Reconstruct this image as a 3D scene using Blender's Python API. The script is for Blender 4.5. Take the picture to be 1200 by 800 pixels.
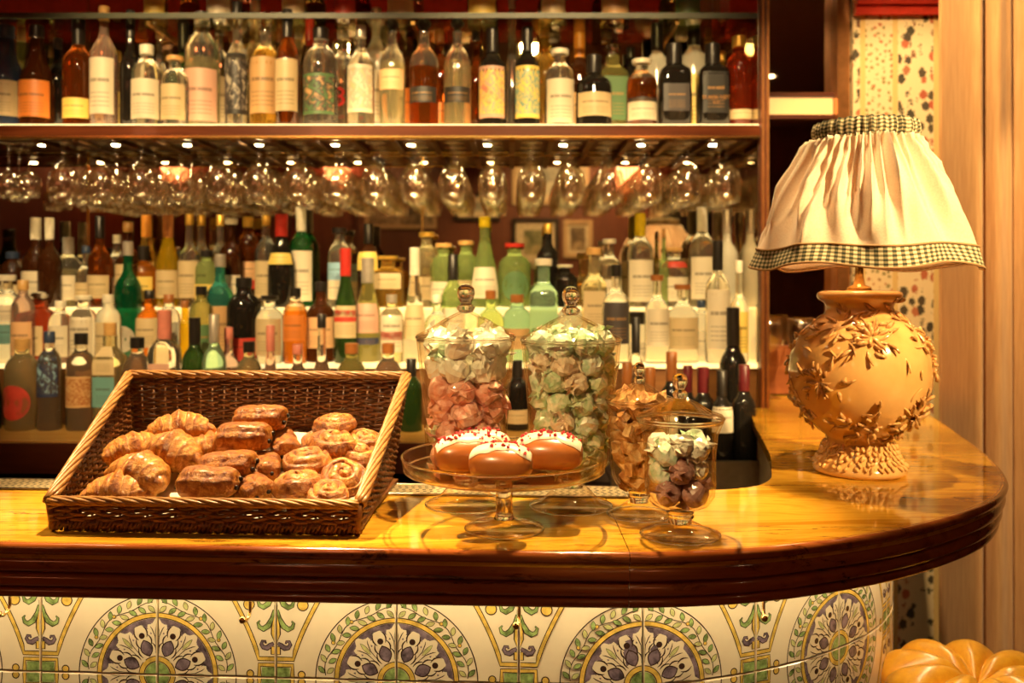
import bpy, bmesh, math, random
from mathutils import Vector, Matrix, Euler
from mathutils import noise as mnoise

PI = math.pi
random.seed(7)
for o in list(bpy.data.objects):
    bpy.data.objects.remove(o)
SC = bpy.context.scene
COL = SC.collection

# ------------------------------------------------------------------ camera
F = 1050.0            # focal length in pixels of the 1200 x 800 frame
HY = 335.0            # pixel row of the horizon
EYE = 1.464           # eye height
CT = 1.10             # counter top height
cam_d = bpy.data.cameras.new('camera')
cam_d.sensor_fit = 'HORIZONTAL'
cam_d.sensor_width = 36.0
cam_d.lens = F / 1200.0 * 36.0
cam_d.shift_y = -(400.0 - HY) / 1200.0
cam_d.clip_start = 0.05
cam_d.dof.use_dof = True
cam_d.dof.focus_distance = 1.42
cam_d.dof.aperture_fstop = 3.5
cam = bpy.data.objects.new('camera', cam_d)
cam.location = (0, 0, EYE)
cam.rotation_euler = (PI / 2, 0, 0)
COL.objects.link(cam)
SC.camera = cam

# ------------------------------------------------------------------ view, world, ceiling lights
SC.view_settings.view_transform = 'Standard'
SC.view_settings.look = 'None'
SC.view_settings.gamma = 1.0
SC.view_settings.use_curve_mapping = False
SC.view_settings.exposure = 0.85
try:
    SC.cycles.use_denoising = True
    SC.cycles.sample_clamp_indirect = 4.0
    SC.cycles.caustics_reflective = False
    SC.cycles.transparent_max_bounces = 40
    SC.cycles.max_bounces = 16
    SC.cycles.transmission_bounces = 14
except Exception:
    pass
world = bpy.data.worlds.new('world')
SC.world = world
world.use_nodes = True
world.node_tree.nodes['Background'].inputs[0].default_value = (1.0, 0.55, 0.25, 1)
world.node_tree.nodes['Background'].inputs[1].default_value = 0.02

WARM = (1.0, 0.69, 0.31)
CEIL = 2.90


def spot(name, loc, target, energy, angle, blend=0.5, radius=0.03, color=WARM):
    l = bpy.data.lights.new(name, 'SPOT')
    l.energy = energy
    l.spot_size = math.radians(angle)
    l.spot_blend = blend
    l.shadow_soft_size = radius
    l.color = color
    o = bpy.data.objects.new(name, l)
    o.location = loc
    d = Vector(target) - Vector(loc)
    o.rotation_euler = d.to_track_quat('-Z', 'Y').to_euler()
    COL.objects.link(o)
    return o


SPOTS = [  # location, target, power, cone
    ((-0.68, 1.93, 2.84), (-0.46, 1.46, CT), 260, 32),
    ((0.18, 1.66, 2.84), (0.08, 1.42, CT), 195, 32),
    ((1.75, -0.10, 2.84), (0.72, 1.74, CT + 0.36), 440, 17),
    ((-1.45, 1.60, 2.84), (-1.20, 1.50, CT), 90, 40),
    ((0.60, 1.88, 2.84), (0.66, 1.98, CT), 75, 44),
    ((-0.95, 0.85, 2.84), (-0.85, 2.85, 1.62), 165, 44),
    ((0.10, 0.85, 2.84), (0.15, 2.85, 1.62), 165, 44),
    ((0.80, 1.75, 2.84), (1.45, 2.90, 1.50), 105, 56),
    ((-1.20, -0.70, 2.84), (-1.20, -2.1, 1.50), 14, 80),  # added fill, brightens the far wall for the mirror
    ((0.60, -0.70, 2.84), (0.50, -2.1, 1.60), 60, 80),  # added fill, brightens the picture side of the far wall
    ((1.95, 1.75, 2.84), (1.42, 2.85, 0.75), 100, 38),  # added to lift the lower wallpaper and curtain
    ((-0.90, -0.25, 2.84), (0.12, 1.46, CT + 0.17), 115, 15),  # added low front fill for the jar contents
]
for i, (a, b, e, ang) in enumerate(SPOTS):
    spot('downlight_beam', a, b, e, ang, radius=0.05 if i in (5, 6) else 0.03)


# ------------------------------------------------------------------ pixel to world
def P(x, y, Y):
    return Vector(((x - 600.0) * Y / F, Y, EYE - (y - HY) * Y / F))


# ------------------------------------------------------------------ mesh helpers
class MB:
    def __init__(self):
        self.v, self.f, self.m, self.uv, self.col = [], [], [], None, None

    def add(self, vs, fs, mat=0, col=None):
        o = len(self.v)
        self.v += [tuple(p) for p in vs]
        self.f += [tuple(i + o for i in f) for f in fs]
        self.m += [mat] * len(fs) if isinstance(mat, int) else list(mat)
        if col is not None:
            if self.col is None:
                self.col = [(1, 1, 1, 1)] * o
            self.col += col
        elif self.col is not None:
            self.col += [(1, 1, 1, 1)] * len(vs)
        return self

    def box(self, x0, x1, y0, y1, z0, z1, mat=0):
        vs = [(x0, y0, z0), (x1, y0, z0), (x1, y1, z0), (x0, y1, z0), (x0, y0, z1), (x1, y0, z1), (x1, y1, z1), (x0, y1, z1)]
        fs = [(0, 3, 2, 1), (4, 5, 6, 7), (0, 1, 5, 4), (1, 2, 6, 5), (2, 3, 7, 6), (3, 0, 4, 7)]
        return self.add(vs, fs, mat)

    def tube(self, pts, r, n=6, mat=0, cap=True, closed=False):
        pts = [Vector(p) for p in pts]
        N = len(pts)
        rr = r if isinstance(r, (list, tuple)) else [r] * N
        vs, fs = [], []
        prev = None
        for i, p in enumerate(pts):
            if closed:
                t = pts[(i + 1) % N] - pts[i - 1]
            else:
                t = pts[min(i + 1, N - 1)] - pts[max(i - 1, 0)]
            if t.length < 1e-9:
                t = Vector((0, 0, 1))
            t.normalize()
            if prev is None:
                a = Vector((0, 0, 1)) if abs(t.z) < 0.9 else Vector((1, 0, 0))
                u = t.cross(a).normalized()
            else:
                u = (prev - t * prev.dot(t))
                u = u.normalized() if u.length > 1e-6 else t.orthogonal().normalized()
            prev = u
            w = t.cross(u)
            for k in range(n):
                a = 2 * PI * k / n
                vs.append(p + (u * math.cos(a) + w * math.sin(a)) * rr[i])
        segs = N if closed else N - 1
        for i in range(segs):
            j = (i + 1) % N
            for k in range(n):
                k2 = (k + 1) % n
                fs.append((i * n + k, i * n + k2, j * n + k2, j * n + k))
        if cap and not closed:
            fs.append(tuple(range(n - 1, -1, -1)))
            fs.append(tuple((N - 1) * n + k for k in range(n)))
        return self.add(vs, fs, mat)

    def lathe(self, prof, n=24, mat=0, sq=0, cap0=True, cap1=True, cx=0, cy=0, cz=0, fmat=None, a0=0.0, a1=None):
        """prof [(r, z)] bottom to top, sq superellipse exponent (0 = round)"""
        full = a1 is None
        nn = n if full else n + 1
        vs, fs, ms = [], [], []
        for (r, z) in prof:
            for k in range(nn):
                a = a0 + (2 * PI if full else (a1 - a0)) * k / n
                c, s = math.cos(a), math.sin(a)
                q = r
                if sq:
                    q = r / ((abs(c) ** sq + abs(s) ** sq) ** (1.0 / sq))
                vs.append((cx + q * c, cy + q * s, cz + z))
        for i in range(len(prof) - 1):
            for k in range(n):
                k2 = (k + 1) % nn
                fs.append((i * nn + k, i * nn + k2, (i + 1) * nn + k2, (i + 1) * nn + k))
                ms.append(mat if fmat is None else fmat((prof[i][1] + prof[i + 1][1]) / 2))
        if full and cap0 and prof[0][0] > 1e-5:
            fs.append(tuple(range(nn - 1, -1, -1)))
            ms.append(mat if fmat is None else fmat(prof[0][1]))
        if full and cap1 and prof[-1][0] > 1e-5:
            b = (len(prof) - 1) * nn
            fs.append(tuple(b + k for k in range(nn)))
            ms.append(mat if fmat is None else fmat(prof[-1][1]))
        return self.add(vs, fs, ms)

    def grid(self, fn, nu, nv, mat=0, closed_u=False, colfn=None, uv=False):
        """fn(u, v) -> point, u and v in 0..1"""
        vs, fs, cs = [], [], []
        cu = nu if closed_u else nu + 1
        for j in range(nv + 1):
            for i in range(cu):
                vs.append(fn(i / nu, j / nv))
                if colfn:
                    cs.append(colfn(i / nu, j / nv))
        for j in range(nv):
            for i in range(nu):
                i2 = (i + 1) % cu
                fs.append((j * cu + i, j * cu + i2, (j + 1) * cu + i2, (j + 1) * cu + i))
        return self.add(vs, fs, mat, cs if colfn else None)

    def mesh(self, name, mats, smooth=True, recalc=False, sharp=None):
        me = bpy.data.meshes.new(name)
        me.from_pydata(self.v, [], self.f)
        for m in (mats if isinstance(mats, (list, tuple)) else [mats]):
            me.materials.append(m)
        if any(self.m):
            me.polygons.foreach_set('material_index', [int(q) for q in self.m])
        if self.col is not None:
            ca = me.color_attributes.new('crust', 'FLOAT_COLOR', 'POINT')
            ca.data.foreach_set('color', [float(c) for q in self.col for c in q])
        if recalc:
            bm = bmesh.new()
            bm.from_mesh(me)
            bmesh.ops.recalc_face_normals(bm, faces=bm.faces)
            bm.to_mesh(me)
            bm.free()
        if smooth:
            me.polygons.foreach_set('use_smooth', [True] * len(me.polygons))
            if sharp:
                me.set_sharp_from_angle(angle=math.radians(sharp))
        me.update()
        return me

    def build(self, name, mats, parent=None, smooth=True, recalc=False, sharp=None, loc=None, rot=None):
        return link(name, self.mesh(name, mats, smooth, recalc, sharp), parent, loc, rot)


def link(name, me, parent=None, loc=None, rot=None):
    o = bpy.data.objects.new(name, me)
    COL.objects.link(o)
    if parent is not None:
        o.parent = parent
    if loc is not None:
        o.location = loc
    if rot is not None:
        o.rotation_euler = rot
    return o


def tag(o, label=None, cat=None, group=None, kind=None):
    if label:
        o['label'] = label
    if cat:
        o['category'] = cat
    if group:
        o['group'] = group
    if kind:
        o['kind'] = kind
    return o


def thing(name, label, cat, loc=(0, 0, 0), rot=(0, 0, 0), group=None):
    o = bpy.data.objects.new(name, None)
    o.empty_display_size = 0.05
    COL.objects.link(o)
    o.location = loc
    o.rotation_euler = rot
    return tag(o, label, cat, group)


def struct(name, mb, mats, smooth=False, label=None):
    o = mb.build(name, mats, None, smooth)
    o['kind'] = 'structure'
    if label:
        o['label'] = label
    return o


def copy_tree(o, parent=None):
    c = o.copy()
    COL.objects.link(c)
    c.parent = parent
    for ch in list(o.children):
        copy_tree(ch, c)
    return c


ORD = ['first', 'second', 'third', 'fourth', 'fifth', 'sixth', 'seventh', 'eighth', 'ninth', 'tenth', 'eleventh', 'twelfth',
       'thirteenth', 'fourteenth', 'fifteenth', 'sixteenth', 'seventeenth', 'eighteenth', 'nineteenth', 'twentieth'] + \
      ['twenty-' + s for s in ('first', 'second', 'third', 'fourth', 'fifth', 'sixth', 'seventh', 'eighth', 'ninth')] + ['thirtieth'] + \
      ['thirty-' + s for s in ('first', 'second', 'third', 'fourth', 'fifth', 'sixth', 'seventh', 'eighth', 'ninth')]


# ------------------------------------------------------------------ materials
def newmat(name):
    m = bpy.data.materials.new(name)
    m.use_nodes = True
    nt = m.node_tree
    return m, nt, nt.nodes['Principled BSDF']


def setp(b, **kw):
    names = {'color': 'Base Color', 'rough': 'Roughness', 'metal': 'Metallic', 'trans': 'Transmission Weight', 'ior': 'IOR',
             'spec': 'Specular IOR Level', 'coat': 'Coat Weight', 'coatr': 'Coat Roughness', 'sheen': 'Sheen Weight',
             'emit': 'Emission Color', 'estr': 'Emission Strength', 'sss': 'Subsurface Weight', 'alpha': 'Alpha'}
    for k, v in kw.items():
        if isinstance(v, tuple) and len(v) == 3:
            v = v + (1,)
        b.inputs[names[k]].default_value = v


def N(nt, t, **kw):
    n = nt.nodes.new(t)
    for k, v in kw.items():
        setattr(n, k, v)
    return n


def math_n(nt, op, a, b=None, clamp=False):
    n = N(nt, 'ShaderNodeMath', operation=op, use_clamp=clamp)
    for i, q in enumerate((a, b)):
        if q is None:
            continue
        if isinstance(q, (int, float)):
            n.inputs[i].default_value = q
        else:
            nt.links.new(q, n.inputs[i])
    return n.outputs[0]


def mixc(nt, fac, a, b):
    n = N(nt, 'ShaderNodeMix', data_type='RGBA')
    for i, q in ((0, fac), (6, a), (7, b)):
        if isinstance(q, (int, float)):
            n.inputs[i].default_value = q
        elif isinstance(q, tuple):
            n.inputs[i].default_value = q + (1,) if len(q) == 3 else q
        else:
            nt.links.new(q, n.inputs[i])
    return n.outputs[2]


def noise(nt, scale, detail=4, rough=0.6, dist=0.0, vec=None):
    n = N(nt, 'ShaderNodeTexNoise')
    n.inputs['Scale'].default_value = scale
    n.inputs['Detail'].default_value = detail
    n.inputs['Roughness'].default_value = rough
    n.inputs['Distortion'].default_value = dist
    if vec is not None:
        nt.links.new(vec, n.inputs['Vector'])
    return n.outputs['Fac']


def ramp(nt, fac, stops):
    n = N(nt, 'ShaderNodeValToRGB')
    el = n.color_ramp.elements
    while len(el) < len(stops):
        el.new(0.5)
    for e, (p, c) in zip(el, stops):
        e.position = p
        e.color = tuple(c) + (1,) if len(c) == 3 else c
    nt.links.new(fac, n.inputs[0])
    return n.outputs[0]


def coords(nt, kind='Object', scale=(1, 1, 1), rot=(0, 0, 0)):
    t = N(nt, 'ShaderNodeTexCoord')
    mp = N(nt, 'ShaderNodeMapping')
    mp.inputs['Scale'].default_value = scale
    mp.inputs['Rotation'].default_value = rot
    nt.links.new(t.outputs[kind], mp.inputs[0])
    return mp.outputs[0]


def bump(nt, b, h, strength=0.3, dist=0.002):
    n = N(nt, 'ShaderNodeBump')
    n.inputs['Strength'].default_value = strength
    n.inputs['Distance'].default_value = dist
    nt.links.new(h, n.inputs['Height'])
    nt.links.new(n.outputs[0], b.inputs['Normal'])


_M = {}


def plain(name, color, rough=0.5, metal=0.0, var=0.12, scale=30.0, **kw):
    """a material with a little procedural mottling"""
    if name in _M:
        return _M[name]
    m, nt, b = newmat(name)
    setp(b, rough=rough, metal=metal, **kw)
    f = noise(nt, scale, 3, vec=coords(nt))
    dark = tuple(c * (1 - var * 1.5) for c in color)
    lite = tuple(min(1, c * (1 + var)) for c in color)
    nt.links.new(ramp(nt, f, [(0.3, dark), (0.7, lite)]), b.inputs['Base Color'])
    _M[name] = m
    return m


def emitter(name, color, strength):
    m, nt, b = newmat(name)
    setp(b, color=color, rough=0.4, emit=color, estr=strength)
    f = noise(nt, 6, 2, vec=coords(nt))
    nt.links.new(math_n(nt, 'ADD', math_n(nt, 'MULTIPLY', f, 0.2 * strength), 0.9 * strength), b.inputs['Emission Strength'])
    return m


def bottle_glass(name, color, trans=0.9, rough=0.03, ior=1.45):
    if name in _M:
        return _M[name]
    m, nt, b = newmat(name)
    setp(b, color=color, trans=trans, rough=rough, ior=ior)
    f = noise(nt, 8, 2, vec=coords(nt))
    nt.links.new(ramp(nt, f, [(0.2, tuple(c * 0.94 for c in color)), (0.8, color)]), b.inputs['Base Color'])
    _M[name] = m
    return m


def thin_glass(name, edge=(0.62, 0.42, 0.2), face=(0.97, 0.95, 0.9), refl=0.05, rough=0.02):
    """clear thin-walled glass: straight-through transmission, reflection and tint growing towards grazing view"""
    m = bpy.data.materials.new(name)
    m.use_nodes = True
    nt = m.node_tree
    nt.nodes.clear()
    out = N(nt, 'ShaderNodeOutputMaterial')
    lw = N(nt, 'ShaderNodeLayerWeight')
    lw.inputs['Blend'].default_value = 0.5
    f3 = math_n(nt, 'POWER', lw.outputs['Facing'], 5.0)
    tr = N(nt, 'ShaderNodeBsdfTransparent')
    nt.links.new(mixc(nt, f3, face, edge), tr.inputs[0])
    gl = N(nt, 'ShaderNodeBsdfGlossy')
    gl.inputs['Roughness'].default_value = rough
    gl.inputs['Color'].default_value = (1, 0.95, 0.88, 1)
    mx = N(nt, 'ShaderNodeMixShader')
    fac = math_n(nt, 'ADD', math_n(nt, 'MULTIPLY', f3, 0.75), refl, True)
    nt.links.new(fac, mx.inputs[0])
    nt.links.new(tr.outputs[0], mx.inputs[1])
    nt.links.new(gl.outputs[0], mx.inputs[2])
    nt.links.new(mx.outputs[0], out.inputs[0])
    # slight waviness of blown glass
    bp = N(nt, 'ShaderNodeBump')
    bp.inputs['Strength'].default_value = 0.08
    bp.inputs['Distance'].default_value = 0.002
    nt.links.new(noise(nt, 25, 2, vec=coords(nt)), bp.inputs['Height'])
    nt.links.new(bp.outputs[0], gl.inputs['Normal'])
    return m


def marble(name, base, streak, vein, rough=0.1):
    m, nt, b = newmat(name)
    v = coords(nt, 'Object', (1.4, 9.0, 9.0), (0, 0, math.radians(-4)))
    n1 = noise(nt, 1.6, 8, 0.62, 1.2, v)
    n2 = noise(nt, 3.2, 6, 0.7, 2.2, v)
    c1 = ramp(nt, n1, [(0.30, base), (0.48, streak), (0.60, base), (0.75, tuple(min(1, q * 1.25) for q in streak))])
    vm = ramp(nt, n2, [(0.560, (0, 0, 0)), (0.620, (1, 1, 1)), (0.650, (0, 0, 0))])
    n3 = noise(nt, 0.9, 3, 0.5, 0.5, v)
    msk = math_n(nt, 'MULTIPLY', vm, ramp(nt, n3, [(0.42, (0, 0, 0)), (0.6, (1, 1, 1))]))
    nt.links.new(mixc(nt, msk, c1, vein), b.inputs['Base Color'])
    setp(b, rough=rough, coat=0.3, coatr=0.05)
    return m


def wood(name, a, c, rough=0.35, scale=(1, 12, 12), coat=0.2):
    m, nt, b = newmat(name)
    v = coords(nt, 'Object', scale)
    f = noise(nt, 3, 6, 0.6, 0.8, v)
    nt.links.new(ramp(nt, f, [(0.3, a), (0.7, c)]), b.inputs['Base Color'])
    setp(b, rough=rough, coat=coat)
    return m


M_MARBLE = marble('yellow_marble', (0.44, 0.180, 0.010), (0.66, 0.345, 0.032), (0.08, 0.026, 0.004), 0.07)
M_EDGE = marble('shaded_edge_marble', (0.24, 0.055, 0.012), (0.36, 0.10, 0.022), (0.04, 0.010, 0.003), 0.14)  # counter marble again, the edge's shade put into its darker red-brown
M_MAHOG = wood('mahogany', (0.065, 0.013, 0.005), (0.13, 0.030, 0.009))
M_COPPER = plain('copper_trim', (0.62, 0.27, 0.10), 0.28, 0.85)
M_BRASS = plain('brass', (0.72, 0.45, 0.14), 0.22, 1.0)
M_STEEL = plain('steel', (0.6, 0.52, 0.40), 0.3, 1.0)
M_DARK = plain('dark_stain', (0.02, 0.010, 0.006), 0.5)
M_GOLDWOOD = wood('golden_wood', (0.50, 0.25, 0.05), (0.66, 0.38, 0.10), 0.25)
M_GLASS = thin_glass('jar_glass', (0.80, 0.62, 0.36), (0.99, 0.98, 0.95), 0.035)
M_STEMGLASS = thin_glass('stemware_glass', (0.97, 0.88, 0.66), (0.99, 0.975, 0.94), 0.15, 0.11)
M_SOLIDGLASS = bottle_glass('solid_glass', (1.0, 0.97, 0.92), 1.0, 0.0, 1.45)
M_GLOW = emitter('backlit_opal_acrylic', (1.0, 0.75, 0.32), 0.75)
M_LED = emitter('led_strip', (1.0, 0.84, 0.52), 16.0)
M_PUCK = emitter('puck_glow', (1.0, 0.74, 0.36), 80.0)
M_BULB = emitter('bulb', (1.0, 0.70, 0.36), 20.0)

# ================================================================== the room
M_FLOOR = wood('floor_boards', (0.06, 0.025, 0.012), (0.12, 0.05, 0.02), 0.4, (12, 1, 1))
M_CEIL = plain('ceiling_paint', (0.13, 0.055, 0.03), 0.7)
M_ROOM = wood('room_panelling', (0.13, 0.034, 0.014), (0.20, 0.060, 0.025), 0.5, (6, 6, 1), 0.1)
M_RED = plain('red_lacquer', (0.62, 0.045, 0.025), 0.25, coat=0.5)

m, nt, b = newmat('mirror_silver')
setp(b, metal=1.0, rough=0.015, color=(0.80, 0.70, 0.56))
nt.links.new(ramp(nt, noise(nt, 4, 3, vec=coords(nt)), [(0.2, (0.74, 0.63, 0.48)), (0.8, (0.82, 0.72, 0.56))]), b.inputs['Base Color'])
M_MIRROR = m

# printed wallpaper: stripes of little flowers and leaf sprigs
m, nt, b = newmat('floral_wallpaper')
tc = N(nt, 'ShaderNodeTexCoord')
sep = N(nt, 'ShaderNodeSeparateXYZ')
nt.links.new(tc.outputs['Object'], sep.inputs[0])
X, Z = sep.outputs['X'], sep.outputs['Z']
# stripe mask: narrow plain bands between sprigged bands, period 0.22
per = math_n(nt, 'FRACT', math_n(nt, 'MULTIPLY', X, 1 / 0.24))
edge = math_n(nt, 'LESS_THAN', math_n(nt, 'ABSOLUTE', math_n(nt, 'SUBTRACT', per, 0.22)), 0.035)
edge2 = math_n(nt, 'LESS_THAN', math_n(nt, 'ABSOLUTE', math_n(nt, 'SUBTRACT', per, 0.78)), 0.035)
bandedge = math_n(nt, 'ADD', edge, edge2, True)
wide = math_n(nt, 'MULTIPLY', math_n(nt, 'GREATER_THAN', per, 0.26), math_n(nt, 'LESS_THAN', per, 0.74))


def flowers(scale, rad, stretch):
    mp = N(nt, 'ShaderNodeMapping')
    mp.inputs['Scale'].default_value = (1, 1, stretch)
    nt.links.new(tc.outputs['Object'], mp.inputs[0])
    vo = N(nt, 'ShaderNodeTexVoronoi', voronoi_dimensions='3D')
    vo.inputs['Scale'].default_value = scale
    vo.inputs['Randomness'].default_value = 0.75
    # petal-like wobble of the radius
    mp2 = N(nt, 'ShaderNodeMapping')
    nt.links.new(tc.outputs['Object'], mp2.inputs[0])
    nz = noise(nt, scale * 4.5, 1, 0.5, 0, mp2.outputs[0])
    nt.links.new(mp.outputs[0], vo.inputs['Vector'])
    d = math_n(nt, 'ADD', vo.outputs['Distance'], math_n(nt, 'MULTIPLY', math_n(nt, 'SUBTRACT', nz, 0.5), 0.55))
    return math_n(nt, 'LESS_THAN', d, rad), vo.outputs['Color']


fa, ca = flowers(33, 0.43, 0.8)
fb, cb = flowers(52, 0.30, 1.0)
sa = N(nt, 'ShaderNodeSeparateColor')
nt.links.new(ca, sa.inputs[0])
sb = N(nt, 'ShaderNodeSeparateColor')
nt.links.new(cb, sb.inputs[0])
cola = ramp(nt, sa.outputs[0], [(0.0, (0.055, 0.045, 0.025)), (0.42, (0.09, 0.06, 0.03)), (0.5, (0.45, 0.09, 0.04)), (0.75, (0.50, 0.16, 0.07)), (0.8, (0.07, 0.05, 0.03))])
colb = ramp(nt, sb.outputs[0], [(0.0, (0.25, 0.20, 0.06)), (0.6, (0.30, 0.22, 0.08)), (0.7, (0.5, 0.14, 0.05))])
basec = mixc(nt, bandedge, (0.80, 0.62, 0.36), (0.72, 0.48, 0.18))
inb = math_n(nt, 'MULTIPLY', fa, wide)
narrow = math_n(nt, 'SUBTRACT', 1.0, math_n(nt, 'ADD', wide, bandedge, True), True)
inc = math_n(nt, 'MULTIPLY', fb, narrow)
c = mixc(nt, inb, basec, cola)
c = mixc(nt, inc, c, colb)
nt.links.new(c, b.inputs['Base Color'])
setp(b, rough=0.7)
M_WALLPAPER = m

YM = 3.00             # mirror plane
struct('floor', MB().box(-3.6, 3.2, -2.2, 3.3, -0.05, 0.0), M_FLOOR, label='dark boarded floor of the bar room')
struct('ceiling', MB().box(-3.6, 3.2, -2.2, 3.3, CEIL, CEIL + 0.05), M_CEIL, label='dim plaster ceiling above the bar')
struct('wall_left', MB().box(-3.6, -3.5, -2.2, 3.3, 0, CEIL), M_ROOM)
struct('wall_right', MB().box(3.1, 3.2, -2.2, 3.3, 0, CEIL), M_ROOM)
struct('wall_rear', MB().box(-3.5, 3.1, -2.2, -2.1, 0, CEIL), M_ROOM, label='brown panelled wall across the room')
struct('wall_front', MB().box(-3.5, 3.1, 3.08, 3.18, 0, CEIL), M_DARK, label='dark wall behind the back bar')
struct('wall_side', MB().box(1.115, 3.1, 2.93, 3.06, 0, CEIL), M_WALLPAPER, label='cream wallpaper with stripes of red flowers and dark sprigs')
# red crown trim over the wallpaper and the red beam over the bar
struct('trim_1', MB().box(1.115, 3.1, 2.89, 2.928, 2.375, 2.62).box(1.115, 3.1, 2.905, 2.928, 2.345, 2.375).box(1.115, 3.1, 2.86, 2.928, 2.62, 2.66), M_RED)
struct('trim_2', MB().box(-3.5, 0.62, 2.30, 2.45, 2.50, 2.90).box(-3.5, 0.64, 2.28, 2.47, 2.47, 2.50), M_RED, label='red lacquered beam running across the ceiling')

# ------------------------------------------------------------------ back bar: mirrors, posts, shelves
def piece(name, mb, mats, label, cat, smooth=False, group=None, sharp=None):
    return tag(mb.build(name, mats, None, smooth, sharp=sharp), label, cat, group)


XL, XR = -2.3, 0.742
t = thing('back_bar_mirror', 'wide mirror wall behind the shelves of bottles', 'mirror', (0, 0, 0))
MB().box(XL, XR, YM, YM + 0.02, 0.9, 2.85).build('mirror_pane', M_MIRROR, t, False)
for x0 in (-1.42, -0.30):
    MB().box(x0 - 0.004, x0 + 0.004, YM - 0.004, YM, 0.9, 2.85).build('joint_strip', M_BRASS, t, False)
t = thing('wall_mirror', 'narrow mirror panel in a copper frame behind the lamp', 'mirror', (0, 0, 0))
MB().box(0.80, 1.09, YM + 0.012, YM + 0.03, CT + 0.005, 2.85).build('mirror_pane', M_MIRROR, t, False)
MB().box(1.072, 1.112, YM - 0.05, YM + 0.06, CT + 0.005, 2.85).build('frame_post', M_COPPER, t, False)
for z in (2.094, 2.020):
    MB().box(0.795, 1.072, YM - 0.02, YM + 0.011, z, z + 0.014).build('glazing_bar', M_MAHOG, t, False)
MB().box(0.797, 1.071, YM - 0.010, YM + 0.011, CT + 0.005, CT + 0.165).build('lower_panel', wood('red_brown_panel', (0.26, 0.075, 0.025), (0.40, 0.13, 0.045), 0.4), t, False)
q = MB().box(0.80, 1.07, YM - 0.012, YM + 0.011, 2.036, 2.092).build('reflected_band', emitter('cream_band_glow', (1.0, 0.55, 0.20), 0.38), t, False)  # glow stands in for a bright cream band reflected in the mirror

t = thing('shelf_post', 'upright copper and mahogany post at the right end of the shelves', 'post', (0, 0, 0))
MB().box(0.742, 0.766, 2.675, YM + 0.05, CT - 0.2, 2.85).build('post_core', M_MAHOG, t, False)
MB().box(0.7405, 0.742, 2.70, YM - 0.001, CT - 0.2, 2.85).build('side_mirror', M_MIRROR, t, False)
MB().box(0.744, 0.752, 2.667, 2.675, CT - 0.2, 2.85).build('copper_strip', M_COPPER, t, False)
MB().box(0.758, 0.766, 2.667, 2.675, CT - 0.2, 2.85).build('copper_strip', M_COPPER, t, False)
MB().box(0.767, 0.795, YM - 0.03, YM + 0.05, CT + 0.005, 2.85).build('glass_edge', M_BRASS, t, False)

TS = 1.948            # top of the bottle shelf
t = thing('bottle_shelf', 'mahogany shelf with a lit top carrying the upper row of bottles', 'shelf', (0, 0, 0))
MB().box(XL, 0.7395, 2.68, YM - 0.005, TS - 0.036, TS - 0.006).build('shelf_board', M_MAHOG, t, False)
MB().box(XL, 0.7395, 2.672, 2.68, TS - 0.036, TS - 0.004).build('front_lip', wood('lip_mahogany', (0.075, 0.016, 0.005), (0.15, 0.036, 0.010), 0.22), t, False)
MB().box(XL, 0.7395, 2.670, 2.678, TS - 0.042, TS - 0.036).build('brass_edge', M_BRASS, t, False)
MB().box(XL, 0.7395, 2.684, YM - 0.006, TS - 0.006, TS).build('lit_top', emitter('shelf_glow', (1.0, 0.68, 0.30), 2.4), t, False)

GS = 2.272
t = thing('glass_shelf', 'clear glass shelf above the upper row of bottles', 'shelf', (0, 0, 0))
MB().box(XL, 0.738, 2.70, YM - 0.005, GS, GS + 0.010).build('pane', thin_glass('shelf_glass', (0.35, 0.40, 0.22), (0.80, 0.80, 0.66), 0.08), t, False)
MB().box(XL, 0.738, 2.692, 2.70, GS - 0.003, GS + 0.013).build('edge_rail', plain('green_glass_edge', (0.045, 0.05, 0.028), 0.5), t, False)
for x in (-1.9, -1.1, -0.3, 0.5):
    MB().box(x - 0.006, x + 0.006, 2.71, YM - 0.002, GS - 0.018, GS - 0.001).build('bracket', M_BRASS, t, False)

S1, S2, S3 = 1.045, 1.228, 1.395
t = thing('display_step', 'backlit stepped display carrying the middle rows of bottles', 'shelf', (0, 0, 0))
MB().box(XL, 0.7395, 2.712, YM - 0.02, 0.95, S2 - 0.012).build('riser', wood('riser_wood', (0.12, 0.045, 0.012), (0.20, 0.08, 0.02), 0.4), t, False)
MB().box(XL, 0.7395, 2.700, 2.850, S2 - 0.012, S2).build('lit_tread', M_GLOW, t, False)
MB().box(XL, 0.7395, 2.850, YM - 0.01, S2 - 0.012, S3 - 0.006).build('lit_riser', emitter('backlit_panel', (1.0, 0.76, 0.34), 0.36), t, False)
MB().box(XL, 0.7395, 2.846, YM - 0.008, S3 - 0.006, S3).build('lit_tread', M_GLOW, t, False)

t = thing('back_counter', 'low golden wooden counter with dark cabinet below the stepped bottles', 'counter', (0, 0, 0))
MB().box(XL, 0.25, 2.42, 2.711, S1 - 0.02, S1).build('worktop', M_GOLDWOOD, t, False)
MB().box(XL, 0.25, 2.41, 2.42, S1 - 0.085, S1 - 0.004).build('fascia', M_MAHOG, t, False)
MB().box(XL, 0.738, 2.44, 2.711, 0.0, S1 - 0.115).build('cabinet_body', M_DARK, t, False)
for i in range(6):
    x = -2.25 + i * 0.42
    MB().box(x, x + 0.40, 2.425, 2.44, 0.1, 0.9).build('cabinet_door', M_MAHOG, t, False)

RZ = S1 - 0.113
t = thing('bottle_rail', 'dark steel bottle rail below the right end of the lit steps', 'rack', (0, 0, 0))
MB().box(0.27, 0.735, 2.45, 2.71, RZ, RZ + 0.004).build('rail_floor', M_DARK, t, False)
MB().box(0.27, 0.735, 2.435, 2.45, RZ - 0.03, RZ + 0.055).build('rail_front', M_STEEL, t, False)

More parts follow.
